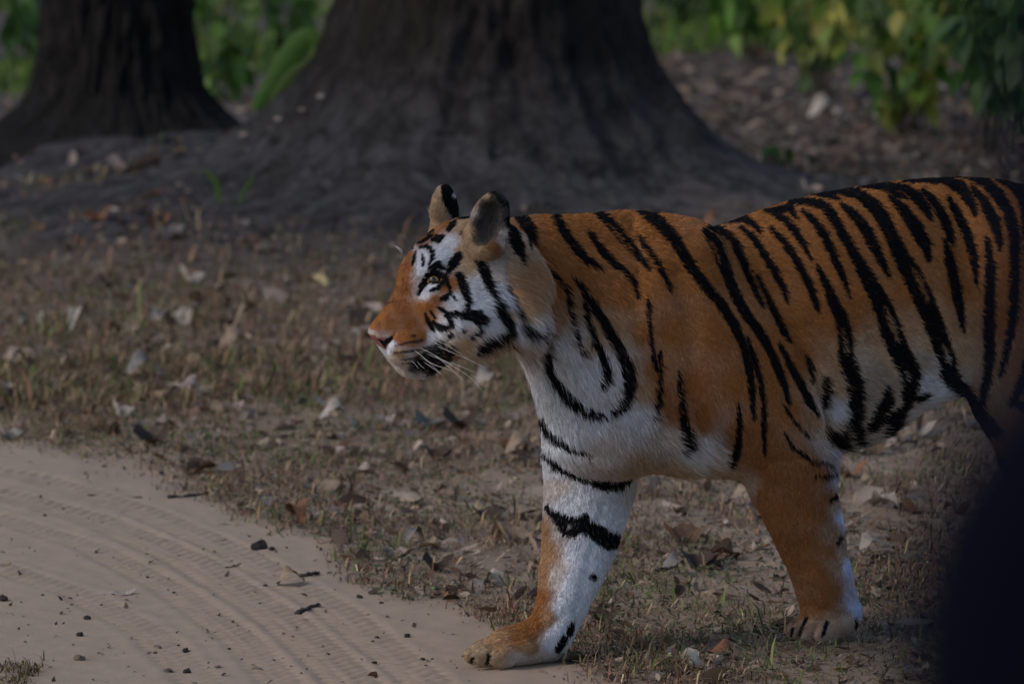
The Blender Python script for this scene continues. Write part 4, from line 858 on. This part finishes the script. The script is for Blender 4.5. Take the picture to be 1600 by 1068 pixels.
LEAVES = [ # u, v, length px, colour, mesh, turn, tilt, label
 (505,768,70,tan,0,.2,.35,'tan folded leaf lying on a pinkish leaf at the sand edge'), (545,791,46,red,3,-.1,.3,'glossy red-brown oval leaf beside the tan folded leaf'), (498,799,48,pink,3,.5,.1,'flat pinkish leaf under the tan folded leaf'),
 (384,803,22,red,5,1.2,.5,'small red-brown curled leaf standing on the open sand'), (356,821,38,tan,3,.1,.05,'flat tan leaf lying next to a small red-brown one'), (455,912,42,tan,2,.3,.15,'tan domed leaf alone on the sand by a dark twig'),
 (188,928,48,pale,3,.15,.03,'pale whitish flat leaf among the tyre marks'), (622,873,52,pink,1,-.2,.2,'pinkish leaf with dark curled edge at the sand margin'), (680,892,44,dark,4,.2,.5,'dark folded leaf standing upright left of the forepaw'),
 (618,921,36,grey,3,-.3,.1,'flat grey leaf lying on sand between two dark leaves'), (738,926,54,grey,6,.3,.15,'crumpled grey-brown leaf close to the forward leg'), (700,912,30,pale,3,.2,.1,'small pale leaf at the foot of the dark upright one'),
 (524,671,66,pale,2,.0,.15,'large pale pink leaf left of the forward leg, in the verge'), (598,664,42,pale,1,.7,.3,'pale leaf tilted against dry grass below the chin'), (642,664,52,pink,3,-.3,.15,'broad pinkish leaf below the chin, behind dead grass'),
 (368,556,64,tan,2,.1,.25,'tan arched leaf with a dark hollow under it'), (374,579,52,pale,3,.05,.05,'thin pale leaf just in front of the arched tan leaf'), (296,571,46,tan,6,.4,.25,'tan leaf leaning left of the arched one'),
 (224,592,60,grey,2,.2,.3,'broad grey domed leaf on the open verge'), (499,450,40,yel,5,-.9,.2,'yellowish narrow leaf lying left of the muzzle'), (550,377,68,grey,2,.1,.3,'big grey-tan domed leaf left of the forehead'),
 (291,312,60,brown,1,.2,.35,'dark red-brown curled leaf beneath the tree base'), (158,356,52,tan,3,.1,.15,'pale tan leaf below the slimmer trunk'), (204,386,40,red,4,.4,.4,'crumpled red-brown leaf in the mid verge'),
 (52,502,46,tan,0,-.2,.3,'tan leaf in the grass near the photo\'s left edge'), (20,686,50,pale,1,.1,.15,'pale pinkish curled leaf where track meets verge, leftmost'), (108,690,46,pale,3,.2,.2,'pale leaf tipped on edge at the track margin'),
 (243,697,56,dark,4,.1,.4,'dark brown curled leaf on the verge above the twigs'), (298,741,40,brown,5,1.0,.9,'brown leaf standing on its edge above the long twig'), (815,718,60,tan,2,.05,.3,'orange-tan curled leaf just left of the chest'),
 (806,848,66,tan,1,.15,.3,'torn tan leaf touching the white foreleg'), (845,822,40,brown,5,1.1,.6,'brown leaf half hidden by the white foreleg'), (722,672,56,dark,4,.2,.4,'dark crumpled leaf below the jaw'), (690,716,48,dark,1,-.2,.4,'dark curled leaf in dry grass below the chest level'),
 (1072,848,74,brown,1,.25,.40,'large brown curled leaf, topmost of the clump between the legs'), (1098,886,66,dark,1,-.2,.35,'large dark crumpled leaf of the clump between the legs'), (1052,895,46,grey,2,.4,.3,'greyish leaf at the front of the clump between the legs'), (1122,872,52,brown,0,-.4,.4,'brown leaf bent upward, rear of the clump between the legs'),
 (1168,789,56,tan,2,.0,.3,'tan leaf with dark underside by the near foreleg'), (1190,807,50,pale,6,.3,.2,'pale crumbled leaf by the near foreleg, upper part'), (1212,942,36,red,3,.2,.2,'red-brown leaf just left of the near forepaw'),
 (940,972,52,dark,1,.3,.5,'dark brown leaf folded upright between the paws'), (962,1000,50,tan,3,-.2,.15,'pale tan leaf lying in front of the dark folded one'), (1072,1036,58,pale,6,.3,.2,'pale leaf at the lower frame edge between the paws'), (1172,1040,46,tan,3,.2,.15,'tan leaf in grass below the near forepaw'),
 (812,607,40,red,3,.5,.6,'round red-brown leaf under the throat'), (528,521,40,pink,3,.2,.2,'pinkish-grey leaf left of the nose'), (580,1061,26,red,5,.8,.9,'orange-brown leaf tip at the bottom edge of the sand'),
 (1290,196,64,pale,2,.05,.3,'long pale leaf behind the back, under the green shrub'), (1366,206,40,pale,3,.1,.3,'short pale leaf right of the long one under the shrub'), (1338,640,40,brown,3,.3,.2,'brown leaf under the belly'), (1362,708,60,brown,0,.2,.3,'brown leaf on the ground below the belly stripe'),
 (1045,262,28,pale,3,.8,.5,'little pale leaf stuck at the flared trunk base'), (1500,240,36,red,0,.4,.3,'reddish leaf on the dark ground at the far right'), (1345,862,44,tan,3,.2,.15,'tan leaf behind the near foreleg'), (1330,905,40,grey,0,.1,.15,'grey leaf behind the near wrist')]
for L_ in LEAVES: dry_leaf(*L_)
def where_px(u, v):
    if v < 420: return 'below the slimmer trunk' if u < 350 else 'in front of the flared trunk base' if u < 900 else 'behind the back'
    if v < 620: return 'in the mid verge near the left edge' if u < 200 else 'in the mid verge left of the muzzle' if u < 430 else 'close to the muzzle' if u < 900 else 'under the hind belly'
    if v < 760: return 'at the track margin on the left' if u < 250 else 'in the verge above the long twig' if u < 480 else 'below the chin' if u < 700 else 'beside the chest' if u < 900 else 'seen between the forelegs' if u < 1240 else 'below the belly'
    if v < 900: return 'at the sand edge left of the white foreleg' if u < 740 else 'beside the white foreleg' if u < 900 else 'amid the forelegs' if u < 1240 else 'behind the near foreleg'
    return 'near the forward paw' if u < 900 else 'between the two forepaws' if u < 1230 else 'behind the near forepaw'
x, y = scatter_px(900, 310, 1066, -20, 1559); paws = [at_ground(1285, 1003)[:2], at_ground(815, 1035)[:2], at_ground(1285, 1030)[:2]]
ok = (track_mask(x, y) < .15 + .6 * R3.random(len(x))) & clear_of_trunks(x, y, 1.1)
for p in paws: ok &= np.hypot((x - p[0]) / .16, (y - p[1]) / .6) > 1
x, y = x[ok][:235], y[ok][:235]
CW = [(tan, 'tan'), (pale, 'pale'), (pink, 'pinkish'), (brown, 'brown'), (dark, 'dark brown'), (grey, 'grey'), (red, 'reddish')]; KW = ['curved', 'cupped', 'domed', 'flat', 'crumpled', 'folded', 'wavy', 'arched']
USED = set()
for i in range(len(x)):
    u, v = project(np.array([[x[i], y[i], 0.0]])); L = min(float(np.exp(R3.normal(math.log(.056), .36))), .085) * float(np.interp(y[i], [12.5, 15, 19], [1, 1.3, 1.6])); k = int(R3.integers(0, 8)); c, cw = CW[int(R3.choice(7, p=[.24, .20, .19, .14, .08, .08, .07]))]
    for _ in range(60):
        lab = f'{"small" if L < .065 else "large"} {KW[k]} {cw} dry leaf {where_px(u[0], v[0])}'
        if lab not in USED: break
        k = int(R3.integers(0, 8)); c, cw = CW[int(R3.integers(0, 7))]
    USED.add(lab); o = bpy.data.objects.new('dry_leaf', LM[k]); COL.objects.link(o); o.location = (x[i], y[i], float(gh(x[i:i+1], y[i:i+1])[0]) - .003)
    _rz = R3.choice([0, math.pi]) + R3.normal(0, .5); o.scale = (L,) * 3; o.rotation_euler = ((.18 + R3.normal(0, .2)) * math.cos(_rz), R3.normal(0, .15), _rz); o.color = (*(np.array(c) * np.exp(R3.normal(0, .12))), 1)
    tag(o, lab, 'leaf', 'dry leaves of the litter')

# ------------------------------------------------------------------ twigs and clods
tw = NT('dead_wood'); tn = tw.noise(40, 4, .6, tw.obj()); twig_mat = tw.done(tw.mix(tn, (.025, .021, .020), (.075, .062, .055)), .85, .1)
tw2 = NT('pale_wood'); tn = tw2.noise(30, 4, .6, tw2.obj()); twig_pale = tw2.done(tw2.mix(tn, (.16, .12, .10), (.28, .22, .19)), .85, .1)
def twig(px, r, label, mat=twig_mat, lift=0.0):
    P = []
    for k, (u, v) in enumerate(px):
        p = at_ground(u, v)
        for _ in range(3): p = at_ground(u, v, float(gh(np.array([p[0]]), np.array([p[1]]))[0]))
        P.append(p + np.array([0, 0, r * .6 + lift * k]))
    P = spline(P, 14) + np.c_[R3.normal(0, r * .5, (14, 2)), R3.normal(0, r * .3, 14)]
    c = P.mean(0); o = mesh_obj('twig', *tube(P - c, r, r * .55, 7), mat); o.location = c; return tag(o, label, 'twig', 'twigs on the ground')
twig([(139,775),(180,777),(218,778)], .004, 'short dark twig lying on the sand, leftmost')
twig([(262,778),(310,774),(340,768),(363,769)], .0045, 'long dark twig with a bend at the grass edge')
twig([(464,962),(482,953),(502,946)], .0065, 'thick dark stick alone on the bare sand')
twig([(470,902),(485,899),(500,897)], .006, 'dark twig lying against a tan domed leaf')
twig([(348,887),(362,886),(376,880)], .0025, 'thin forked-looking twig between tyre tracks and grass')
twig([(985,853),(1020,862),(1055,868),(1075,872)], .006, 'reddish brown stalk reaching into the brown leaf clump', twig_mat)
twig([(1018,896),(1040,890),(1056,886)], .007, 'pale broken stick end in front of the brown leaf clump', twig_pale)
twig([(885,1037),(915,1034),(940,1031)], .004, 'dark twig on the sand behind the forward paw')
twig([(1375,692),(1395,700),(1412,708)], .008, 'dark stick on the ground below the belly')
twig([(1395,880),(1402,910),(1420,945),(1432,960)], .0025, 'thin bent stem beside the dark shape at right', lift=.004)
twig([(1120,222),(1200,238),(1300,252),(1400,262)], .020, 'dark fallen branch behind the back', twig_mat)
twig([(1230,262),(1280,250),(1350,243),(1450,235)], .016, 'second dark branch crossing the ground under the shrub', twig_mat)
twig([(845,325),(858,312),(868,300)], .008, 'small dark twig showing above the neck')
def clod(u, v, px, mat, label, flat=.7, group='earth clods on the sand'):
    p = at_ground(u, v); L = px * np.linalg.norm(p - CAM) / FPX / 2; bm = bmesh.new(); bmesh.ops.create_icosphere(bm, subdivisions=2, radius=1)
    for w in bm.verts: w.co *= 1 + R3.normal(0, .16)
    me = bpy.data.meshes.new('clod'); bm.to_mesh(me); bm.free(); me.materials.append(mat)
    o = bpy.data.objects.new('clod', me); COL.objects.link(o); o.location = (p[0], p[1], float(gh(p[0:1], p[1:2])[0]) + L * flat * .45); o.scale = (L, L * .8, L * flat); o.rotation_euler = (0, 0, R3.uniform(0, 6))
    return tag(o, label, 'clod', group)
dk = NT('dark_earth'); dn = dk.noise(3, 5, .7, dk.obj()); clod_mat = dk.done(dk.mix(dn, (.018, .015, .014), (.06, .05, .045)), .95, .05)
pk = NT('brown_earth'); dn = pk.noise(3, 5, .7, pk.obj()); clod_brown = pk.done(pk.mix(dn, (.09, .065, .05), (.2, .155, .125)), .95, .05)
clod(405, 860, 28, clod_mat, 'dark bark chunk on the sand near the grass', .6); clod(425, 862, 11, clod_mat, 'tiny dark crumb right beside the bark chunk')
clod(125, 992, 13, clod_mat, 'black clod on the sand at lower left'); clod(136, 967, 12, clod_mat, 'dark clod above the black one at lower left'); clod(290, 1016, 13, clod_mat, 'dark clod near the bottom tyre marks')
clod(292, 1048, 14, clod_mat, 'black clod nearest the bottom edge'); clod(262, 1047, 18, clod_brown, 'brown flat clod left of the black one at the bottom', .4); clod(246, 1010, 15, clod_brown, 'brown flat clod in a tyre mark', .4)
clod(5, 938, 16, clod_mat, 'dark clod cut by the left edge'); clod(124, 1030, 20, clod_brown, 'pale brown lump by the corner grass', .6); clod(340, 1041, 14, clod_brown, 'small brown flat clod right of the black one', .3)
clod(636, 995, 11, clod_mat, 'dark crumb left of the forward paw'); clod(661, 1030, 9, clod_mat, 'small crumb just left of the toes'); clod(585, 1037, 8, clod_mat, 'small crumb in the middle of the bottom sand')
clod(400, 1043, 24, clod_brown, 'flat brown bit of bark near the bottom edge', .25); clod(616, 925, 10, clod_mat, 'dark crumb under the grey leaf'); clod(562, 934, 10, clod_mat, 'dark crumb on the sand left of the grey leaf')
for i in range(26):
    u = R3.uniform(20, 720); v = R3.uniform(860, 1064)
    p = at_ground(u, v)
    if track_mask(p[0:1], p[1:2])[0] > .8: clod(u, v, R3.uniform(4, 7.5), clod_mat if R3.random() < .6 else clod_brown, 'tiny earth crumb sprinkled on the bare sand', .6, 'tiny crumbs on the sand')
print('leaves', round(time.time() - T0, 1))
# ================================================================== SHRUBS AND TALL GRASS BEHIND
R5 = np.random.default_rng(51)
gl = NT('green_leaf'); oi = gl.n('ShaderNodeObjectInfo'); tcx = gl.obj(); gn = gl.noise(5, 4, .6, tcx)
gcol = gl.mix(gl.math('MULTIPLY', gn, .5), oi.outputs['Color'], (.03, .055, .012))
leaf_mat = gl.done(gcol, .5, .35); gl.b.inputs['Subsurface Weight'].default_value = 0.0
tr = gl.n('ShaderNodeBsdfTranslucent'); gl.l(gcol, tr.inputs[0]); mx = gl.n('ShaderNodeMixShader', i_0=.4); gl.l(gl.b.outputs[0], mx.inputs[1]); gl.l(tr.outputs[0], mx.inputs[2]); gl.l(mx.outputs[0], gl.out.inputs[0])
def green_leaf_mesh(wid, droop, fold, seed):
    r = np.random.default_rng(seed); V, F = [], []; n = 7
    for i in range(n + 1):
        t = i / n; w = wid * math.sin(math.pi * t**.75)**.85 if 0 < i < n else .006
        for q in (-1, 0, 1): V.append((t, q * w, -droop * t * t + abs(q) * w * fold + .02 * r.normal() * abs(q)))
    for i in range(n):
        for q in range(2): a = i * 3 + q; F.append((a, a + 1, a + 4, a + 3))
    me = bpy.data.meshes.new('leaf'); me.from_pydata(V, [], F); me.polygons.foreach_set('use_smooth', [True] * len(F)); me.materials.append(leaf_mat); me.update(); return me
GM = [green_leaf_mesh(.27, .25, .25, 1), green_leaf_mesh(.23, .45, .35, 2), green_leaf_mesh(.31, .1, .2, 3)]
stem_mat = NT('stem').done((.045, .042, .028), .8, .1)
def shrub(u, v, y, h, w, nst, nlf, size, pal, label, droop=.8, lowest=.22):
    """woody stems carrying single broad leaves"""
    p = at_depth(u, v, y); gz = float(gh(p[0:1], p[1:2])[0])
    root = bpy.data.objects.new('shrub', None); COL.objects.link(root); root.location = (p[0], p[1], gz); tag(root, label, 'shrub', 'green shrubs behind the trees')
    for k in range(nst):
        a = R5.uniform(0, 6.28); r = w * math.sqrt(R5.random()); hh = h * R5.uniform(.65, 1.05); top = np.array([math.cos(a) * r, math.sin(a) * r, hh]); mid = top * (.5, .5, .55) + R5.normal(0, .05, 3)
        C_ = spline([(R5.normal(0, .06), R5.normal(0, .06), -.05), mid, top], 12); mesh_obj('stem', *tube(C_, .007, .003, 5), stem_mat, root)
        for j in range(nlf):
            t = lowest + (1 - lowest) * (j + R5.random()) / nlf; q = C_[min(int(t * 11), 11)]; az = R5.uniform(0, 6.28)
            o = bpy.data.objects.new('leaf', GM[int(R5.integers(0, 3))]); COL.objects.link(o); o.parent = root; o.location = q + np.array([math.cos(az), math.sin(az), 0]) * R5.uniform(0, .06)
            L = size * R5.uniform(.65, 1.25); o.scale = (L,) * 3; o.rotation_euler = (R5.normal(0, .4), R5.normal(droop, .35), az)
            c = np.array(pal[int(R5.integers(0, len(pal)))]) * np.exp(R5.normal(0, .22)); o.color = (*c, 1)
G_ = [(.12, .25, .030), (.085, .19, .026), (.19, .30, .045), (.060, .13, .022)]; GY_ = G_ + [(.42, .38, .07), (.27, .30, .055)]; GD = [(.055, .13, .024), (.040, .09, .022), (.085, .15, .032)]
shrub(1175, 150, 33.0, 1.15, .60, 8, 15, .19, G_, 'green broad-leaved shrub just right of the massive trunk', lowest=.4)
shrub(1290, 140, 30.0, 1.25, .65, 9, 16, .17, GY_, 'leafy shrub with a few yellowing leaves above the shoulder', lowest=.3)
shrub(1420, 170, 27.5, 1.25, .65, 9, 17, .16, GY_, 'dense shrub with yellow hanging leaves above the back', lowest=.22)
shrub(1540, 190, 26.5, 1.15, .60, 9, 20, .15, GD, 'dark green shrub at the upper right corner', lowest=.42)
shrub(1650, 200, 25.0, 1.20, .50, 8, 18, .15, GD, 'dark shrub half outside the right edge', lowest=.45)
shrub(1500, 60, 36.0, 1.6, .9, 8, 16, .20, G_, 'dark leafy shrub far behind the yellowing one', lowest=.1)
shrub(1250, 50, 40.0, 1.4, .9, 8, 16, .22, GY_, 'green shrub far behind, right of the trunk', lowest=.1)
shrub(1060, 20, 37.0, 1.2, .8, 7, 12, .22, [(.085, .150, .030), (.07, .12, .03)], 'bright green shrub far back beside the trunk edge', lowest=.05)
shrub(335, 30, 30.0, .95, .45, 7, 14, .15, [(.11, .22, .030), (.08, .16, .03), (.16, .24, .05)], 'bright green shrub far back between the two trunks', lowest=.05)
shrub(450, 10, 33.0, 1.0, .5, 7, 14, .16, [(.11, .22, .030), (.07, .15, .03)], 'bright green shrub at the top, left of the massive trunk', lowest=.05)
shrub(20, 60, 33.0, .9, .7, 6, 11, .2, GD, 'dim green shrub left of the slimmer trunk', lowest=.05)
# low seedling with two green leaves in front of the shrubs
shrub(1205, 168, 23.6, .20, .04, 1, 5, .12, [(.05, .12, .02)], 'little green seedling with hanging leaves left of the shrubs', droop=1.1, lowest=.7)
def blade_plant(pxs, y, w, col, label, name='green_sprout'):
    p0 = at_depth(*pxs[0], y); gz = float(gh(p0[0:1], p0[1:2])[0]); P = spline([at_depth(u, v, y) for u, v in pxs], 14); V, F = [], []
    for i, p in enumerate(P):
        t = i / 13; ww = w * (math.sin(math.pi * (.12 + .86 * t))**.7) * .5; d = P[min(i + 1, 13)] - P[max(i - 1, 0)]; d /= np.linalg.norm(d); s = np.cross(d, (0, 1, 0)); s /= np.linalg.norm(s) + 1e-9; n_ = np.cross(s, d)
        V += [p - s * ww + n_ * ww * .4, p, p + s * ww + n_ * ww * .4]
    for i in range(13):
        for q in range(2): a = i * 3 + q; F.append((a, a + 1, a + 4, a + 3))
    V = np.array(V) - P[0]; o = mesh_obj(name, V, F, leaf_mat); o.location = P[0]; o.color = (*col, 1); return tag(o, label, 'plant')
blade_plant([(398, 172), (428, 128), (455, 85), (478, 60), (490, 62), (494, 75)], 22.9, .10, (.085, .17, .024), 'long arching green blade leaning on the left of the massive trunk')
blade_plant([(425, 160), (448, 130), (470, 108), (482, 100)], 22.7, .06, (.085, .12, .02), 'shorter yellow-green blade under the arching one')
blade_plant([(342, 318), (340, 296), (332, 278), (312, 262)], 20.6, .022, (.085, .15, .025), 'thin bright green sprout in front of the trunk base, bending left')
blade_plant([(375, 318), (382, 300), (392, 285), (398, 272)], 20.6, .018, (.075, .13, .025), 'thin green sprout right of the left-bending one')
blade_plant([(568, 868), (567, 857), (569, 848)], at_ground(568, 868)[1], .014, (.09, .12, .055), 'small upright green leaf at the sand edge')
blade_plant([(1448, 955), (1450, 948), (1456, 943)], at_ground(1448, 955)[1], .012, (.06, .11, .02), 'small round green leaf beside the bent stem')
# pale leaf flakes caught on the flared base of the big trunk
_tr = [c for c in big_tree.children if c.name.startswith('trunk')][0]; _tv = np.array([v.co[:] for v in _tr.data.vertices]) + np.array(big_tree.location)
_bvh = BVHTree.FromPolygons(_tv.tolist(), [tuple(p.vertices) for p in _tr.data.polygons])
for u, v, px, c, lb in ((503, 152, 26, pale, 'pale leaf flake high on the left flare of the massive trunk'), (472, 172, 16, pale, 'tiny pale flake below the highest one on the left flare'), (436, 188, 26, pale, 'largest pale flake amid the left flare of the massive trunk'), (423, 202, 16, grey, 'greyish flake just under the largest one on the flare'),
                     (382, 212, 26, pale, 'slanting pale flake low on the left flare'), (388, 236, 15, pale, 'round pale flake at the foot of the left flare'), (566, 170, 14, grey, 'dull flake on the trunk front, right of the flare'), (283, 247, 34, pink, 'pinkish leaf in the dip between both trunks'), (606, 215, 12, grey, 'small dull flake low on the trunk front')):
    d = ray(u, v); hit, nrm, _, _ = _bvh.ray_cast(Vector(CAM), Vector(d).normalized())
    if hit is None:
        p_ = at_ground(u, v, .12); hit, nrm = Vector(p_), Vector((0, -.4, 1)).normalized()
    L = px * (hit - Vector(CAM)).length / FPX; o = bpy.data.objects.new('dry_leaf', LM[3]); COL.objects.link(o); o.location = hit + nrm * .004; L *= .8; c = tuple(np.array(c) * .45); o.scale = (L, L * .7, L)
    q = nrm.to_track_quat('Z', 'Y'); o.rotation_mode = 'QUATERNION'; o.rotation_quaternion = q @ Vector((0, 0, 1)).rotation_difference(Vector((0, 0, 1))); o.color = (*c, 1); tag(o, lb, 'leaf', 'flakes on the trunk flare')
# far grass between and beside the trunks
R3 = np.random.default_rng(77)
x, y = scatter_px(48000, -60, 240); n = len(x); den = fbm(x * .6, y * .35, 3, 61); ok = clear_of_trunks(x, y, 1.2) & (y > np.where(x > .3, 34 + 6 * (den - .5), 31 + 10 * (den - .5))) & (den > .40); x, y = x[ok], y[ok]; n = len(x)
far_g = blades(x, y, .12 * np.exp(R3.normal(0, .4, n)), .007 + 0 * x, R3.uniform(.2, .9, n), pick(n, [(.075, .160, .022), (.055, .125, .018), (.12, .17, .04), (.12, .11, .05)]))
o = big_mesh('tall_grass', *far_g[:2], blade_mat, smooth=False, cols=far_g[2]); tag(o, 'green grass in the light behind the trunks', 'grass', kind='stuff')
# corner tuft on the sand
tx, ty = [], []
for u, v in ((8, 1045), (25, 1040), (40, 1052), (15, 1060), (50, 1046), (30, 1065), (80, 1030)):
    p = at_ground(u, v); k = 40 if u < 60 else 6; tx.append(p[0] + R3.normal(0, .012, k)); ty.append(p[1] + R3.normal(0, .03, k))
x, y = np.concatenate(tx), np.concatenate(ty); n = len(x)
ct = blades(x, y, .028 * np.exp(R3.normal(0, .4, n)), .0016 + 0 * x, R3.uniform(.3, 1, n), pick(n, [(.10, .10, .045), (.20, .15, .09), (.08, .055, .04)]))
o = big_mesh('grass_tuft', *ct[:2], blade_mat, smooth=False, cols=ct[2]); tag(o, 'little dry grass tuft in the lower left corner of the sand', 'grass tuft', kind='stuff')
print('plants', round(time.time() - T0, 1))
# ================================================================== DARK VEHICLE FITTING CLOSE TO THE CAMERA (out of focus)
bp = NT('black_plastic'); bn = bp.noise(300, 3, .5, bp.obj()); bp.bump(bn, .15, .001); bp.b.inputs['IOR'].default_value = 1.12; black_mat = bp.done((.0035, .004, .008), .7, .03)
FY = 1.35
def fpt(u, v, dy=0.0): return at_depth(u, v, FY + dy)
root = bpy.data.objects.new('vehicle_mirror', None); COL.objects.link(root); pb = fpt(1760, 1000); root.location = (pb[0], pb[1], 0)
tag(root, 'blurred blue-black vehicle fitting close to the camera, lower right corner', 'vehicle part')
OUT = [(1392, 1300), (1394, 1068), (1402, 960), (1420, 870), (1450, 790), (1496, 715), (1540, 645), (1580, 560), (1640, 500), (2100, 520), (2300, 700), (2330, 1100), (2280, 1400), (2100, 1480), (1700, 1480), (1500, 1420)]
o2 = np.array([fpt(*p) for p in OUT]); c2 = o2.mean(0); V, F = [], []; prof = ((-.035, .55), (-.030, .80), (-.018, .95), (0, 1.0), (.02, 1.0), (.045, .90), (.06, .6))
for dy, k in prof:
    for p in o2: q = c2 + (p - c2) * k; V.append((q[0] - pb[0], q[1] + dy - pb[1], q[2]))
n = len(OUT)
for j in range(len(prof) - 1):
    for i in range(n): F.append((j * n + i, j * n + (i + 1) % n, (j + 1) * n + (i + 1) % n, (j + 1) * n + i))
F.append(tuple(range(n - 1, -1, -1))); F.append(tuple((len(prof) - 1) * n + i for i in range(n)))
mesh_obj('housing', V, F, black_mat, root)
# the post that carries it, from the ground to above the frame
pp = [fpt(1740, 3000, .0) * (1, 1, 0), fpt(1735, 1500), fpt(1720, 700), fpt(1715, 200), fpt(1725, -400), fpt(1760, -900)]
mesh_obj('post', *tube([p - np.array([pb[0], pb[1], 0]) for p in spline(pp, 24)], .0225, .0225, 20), black_mat, root)
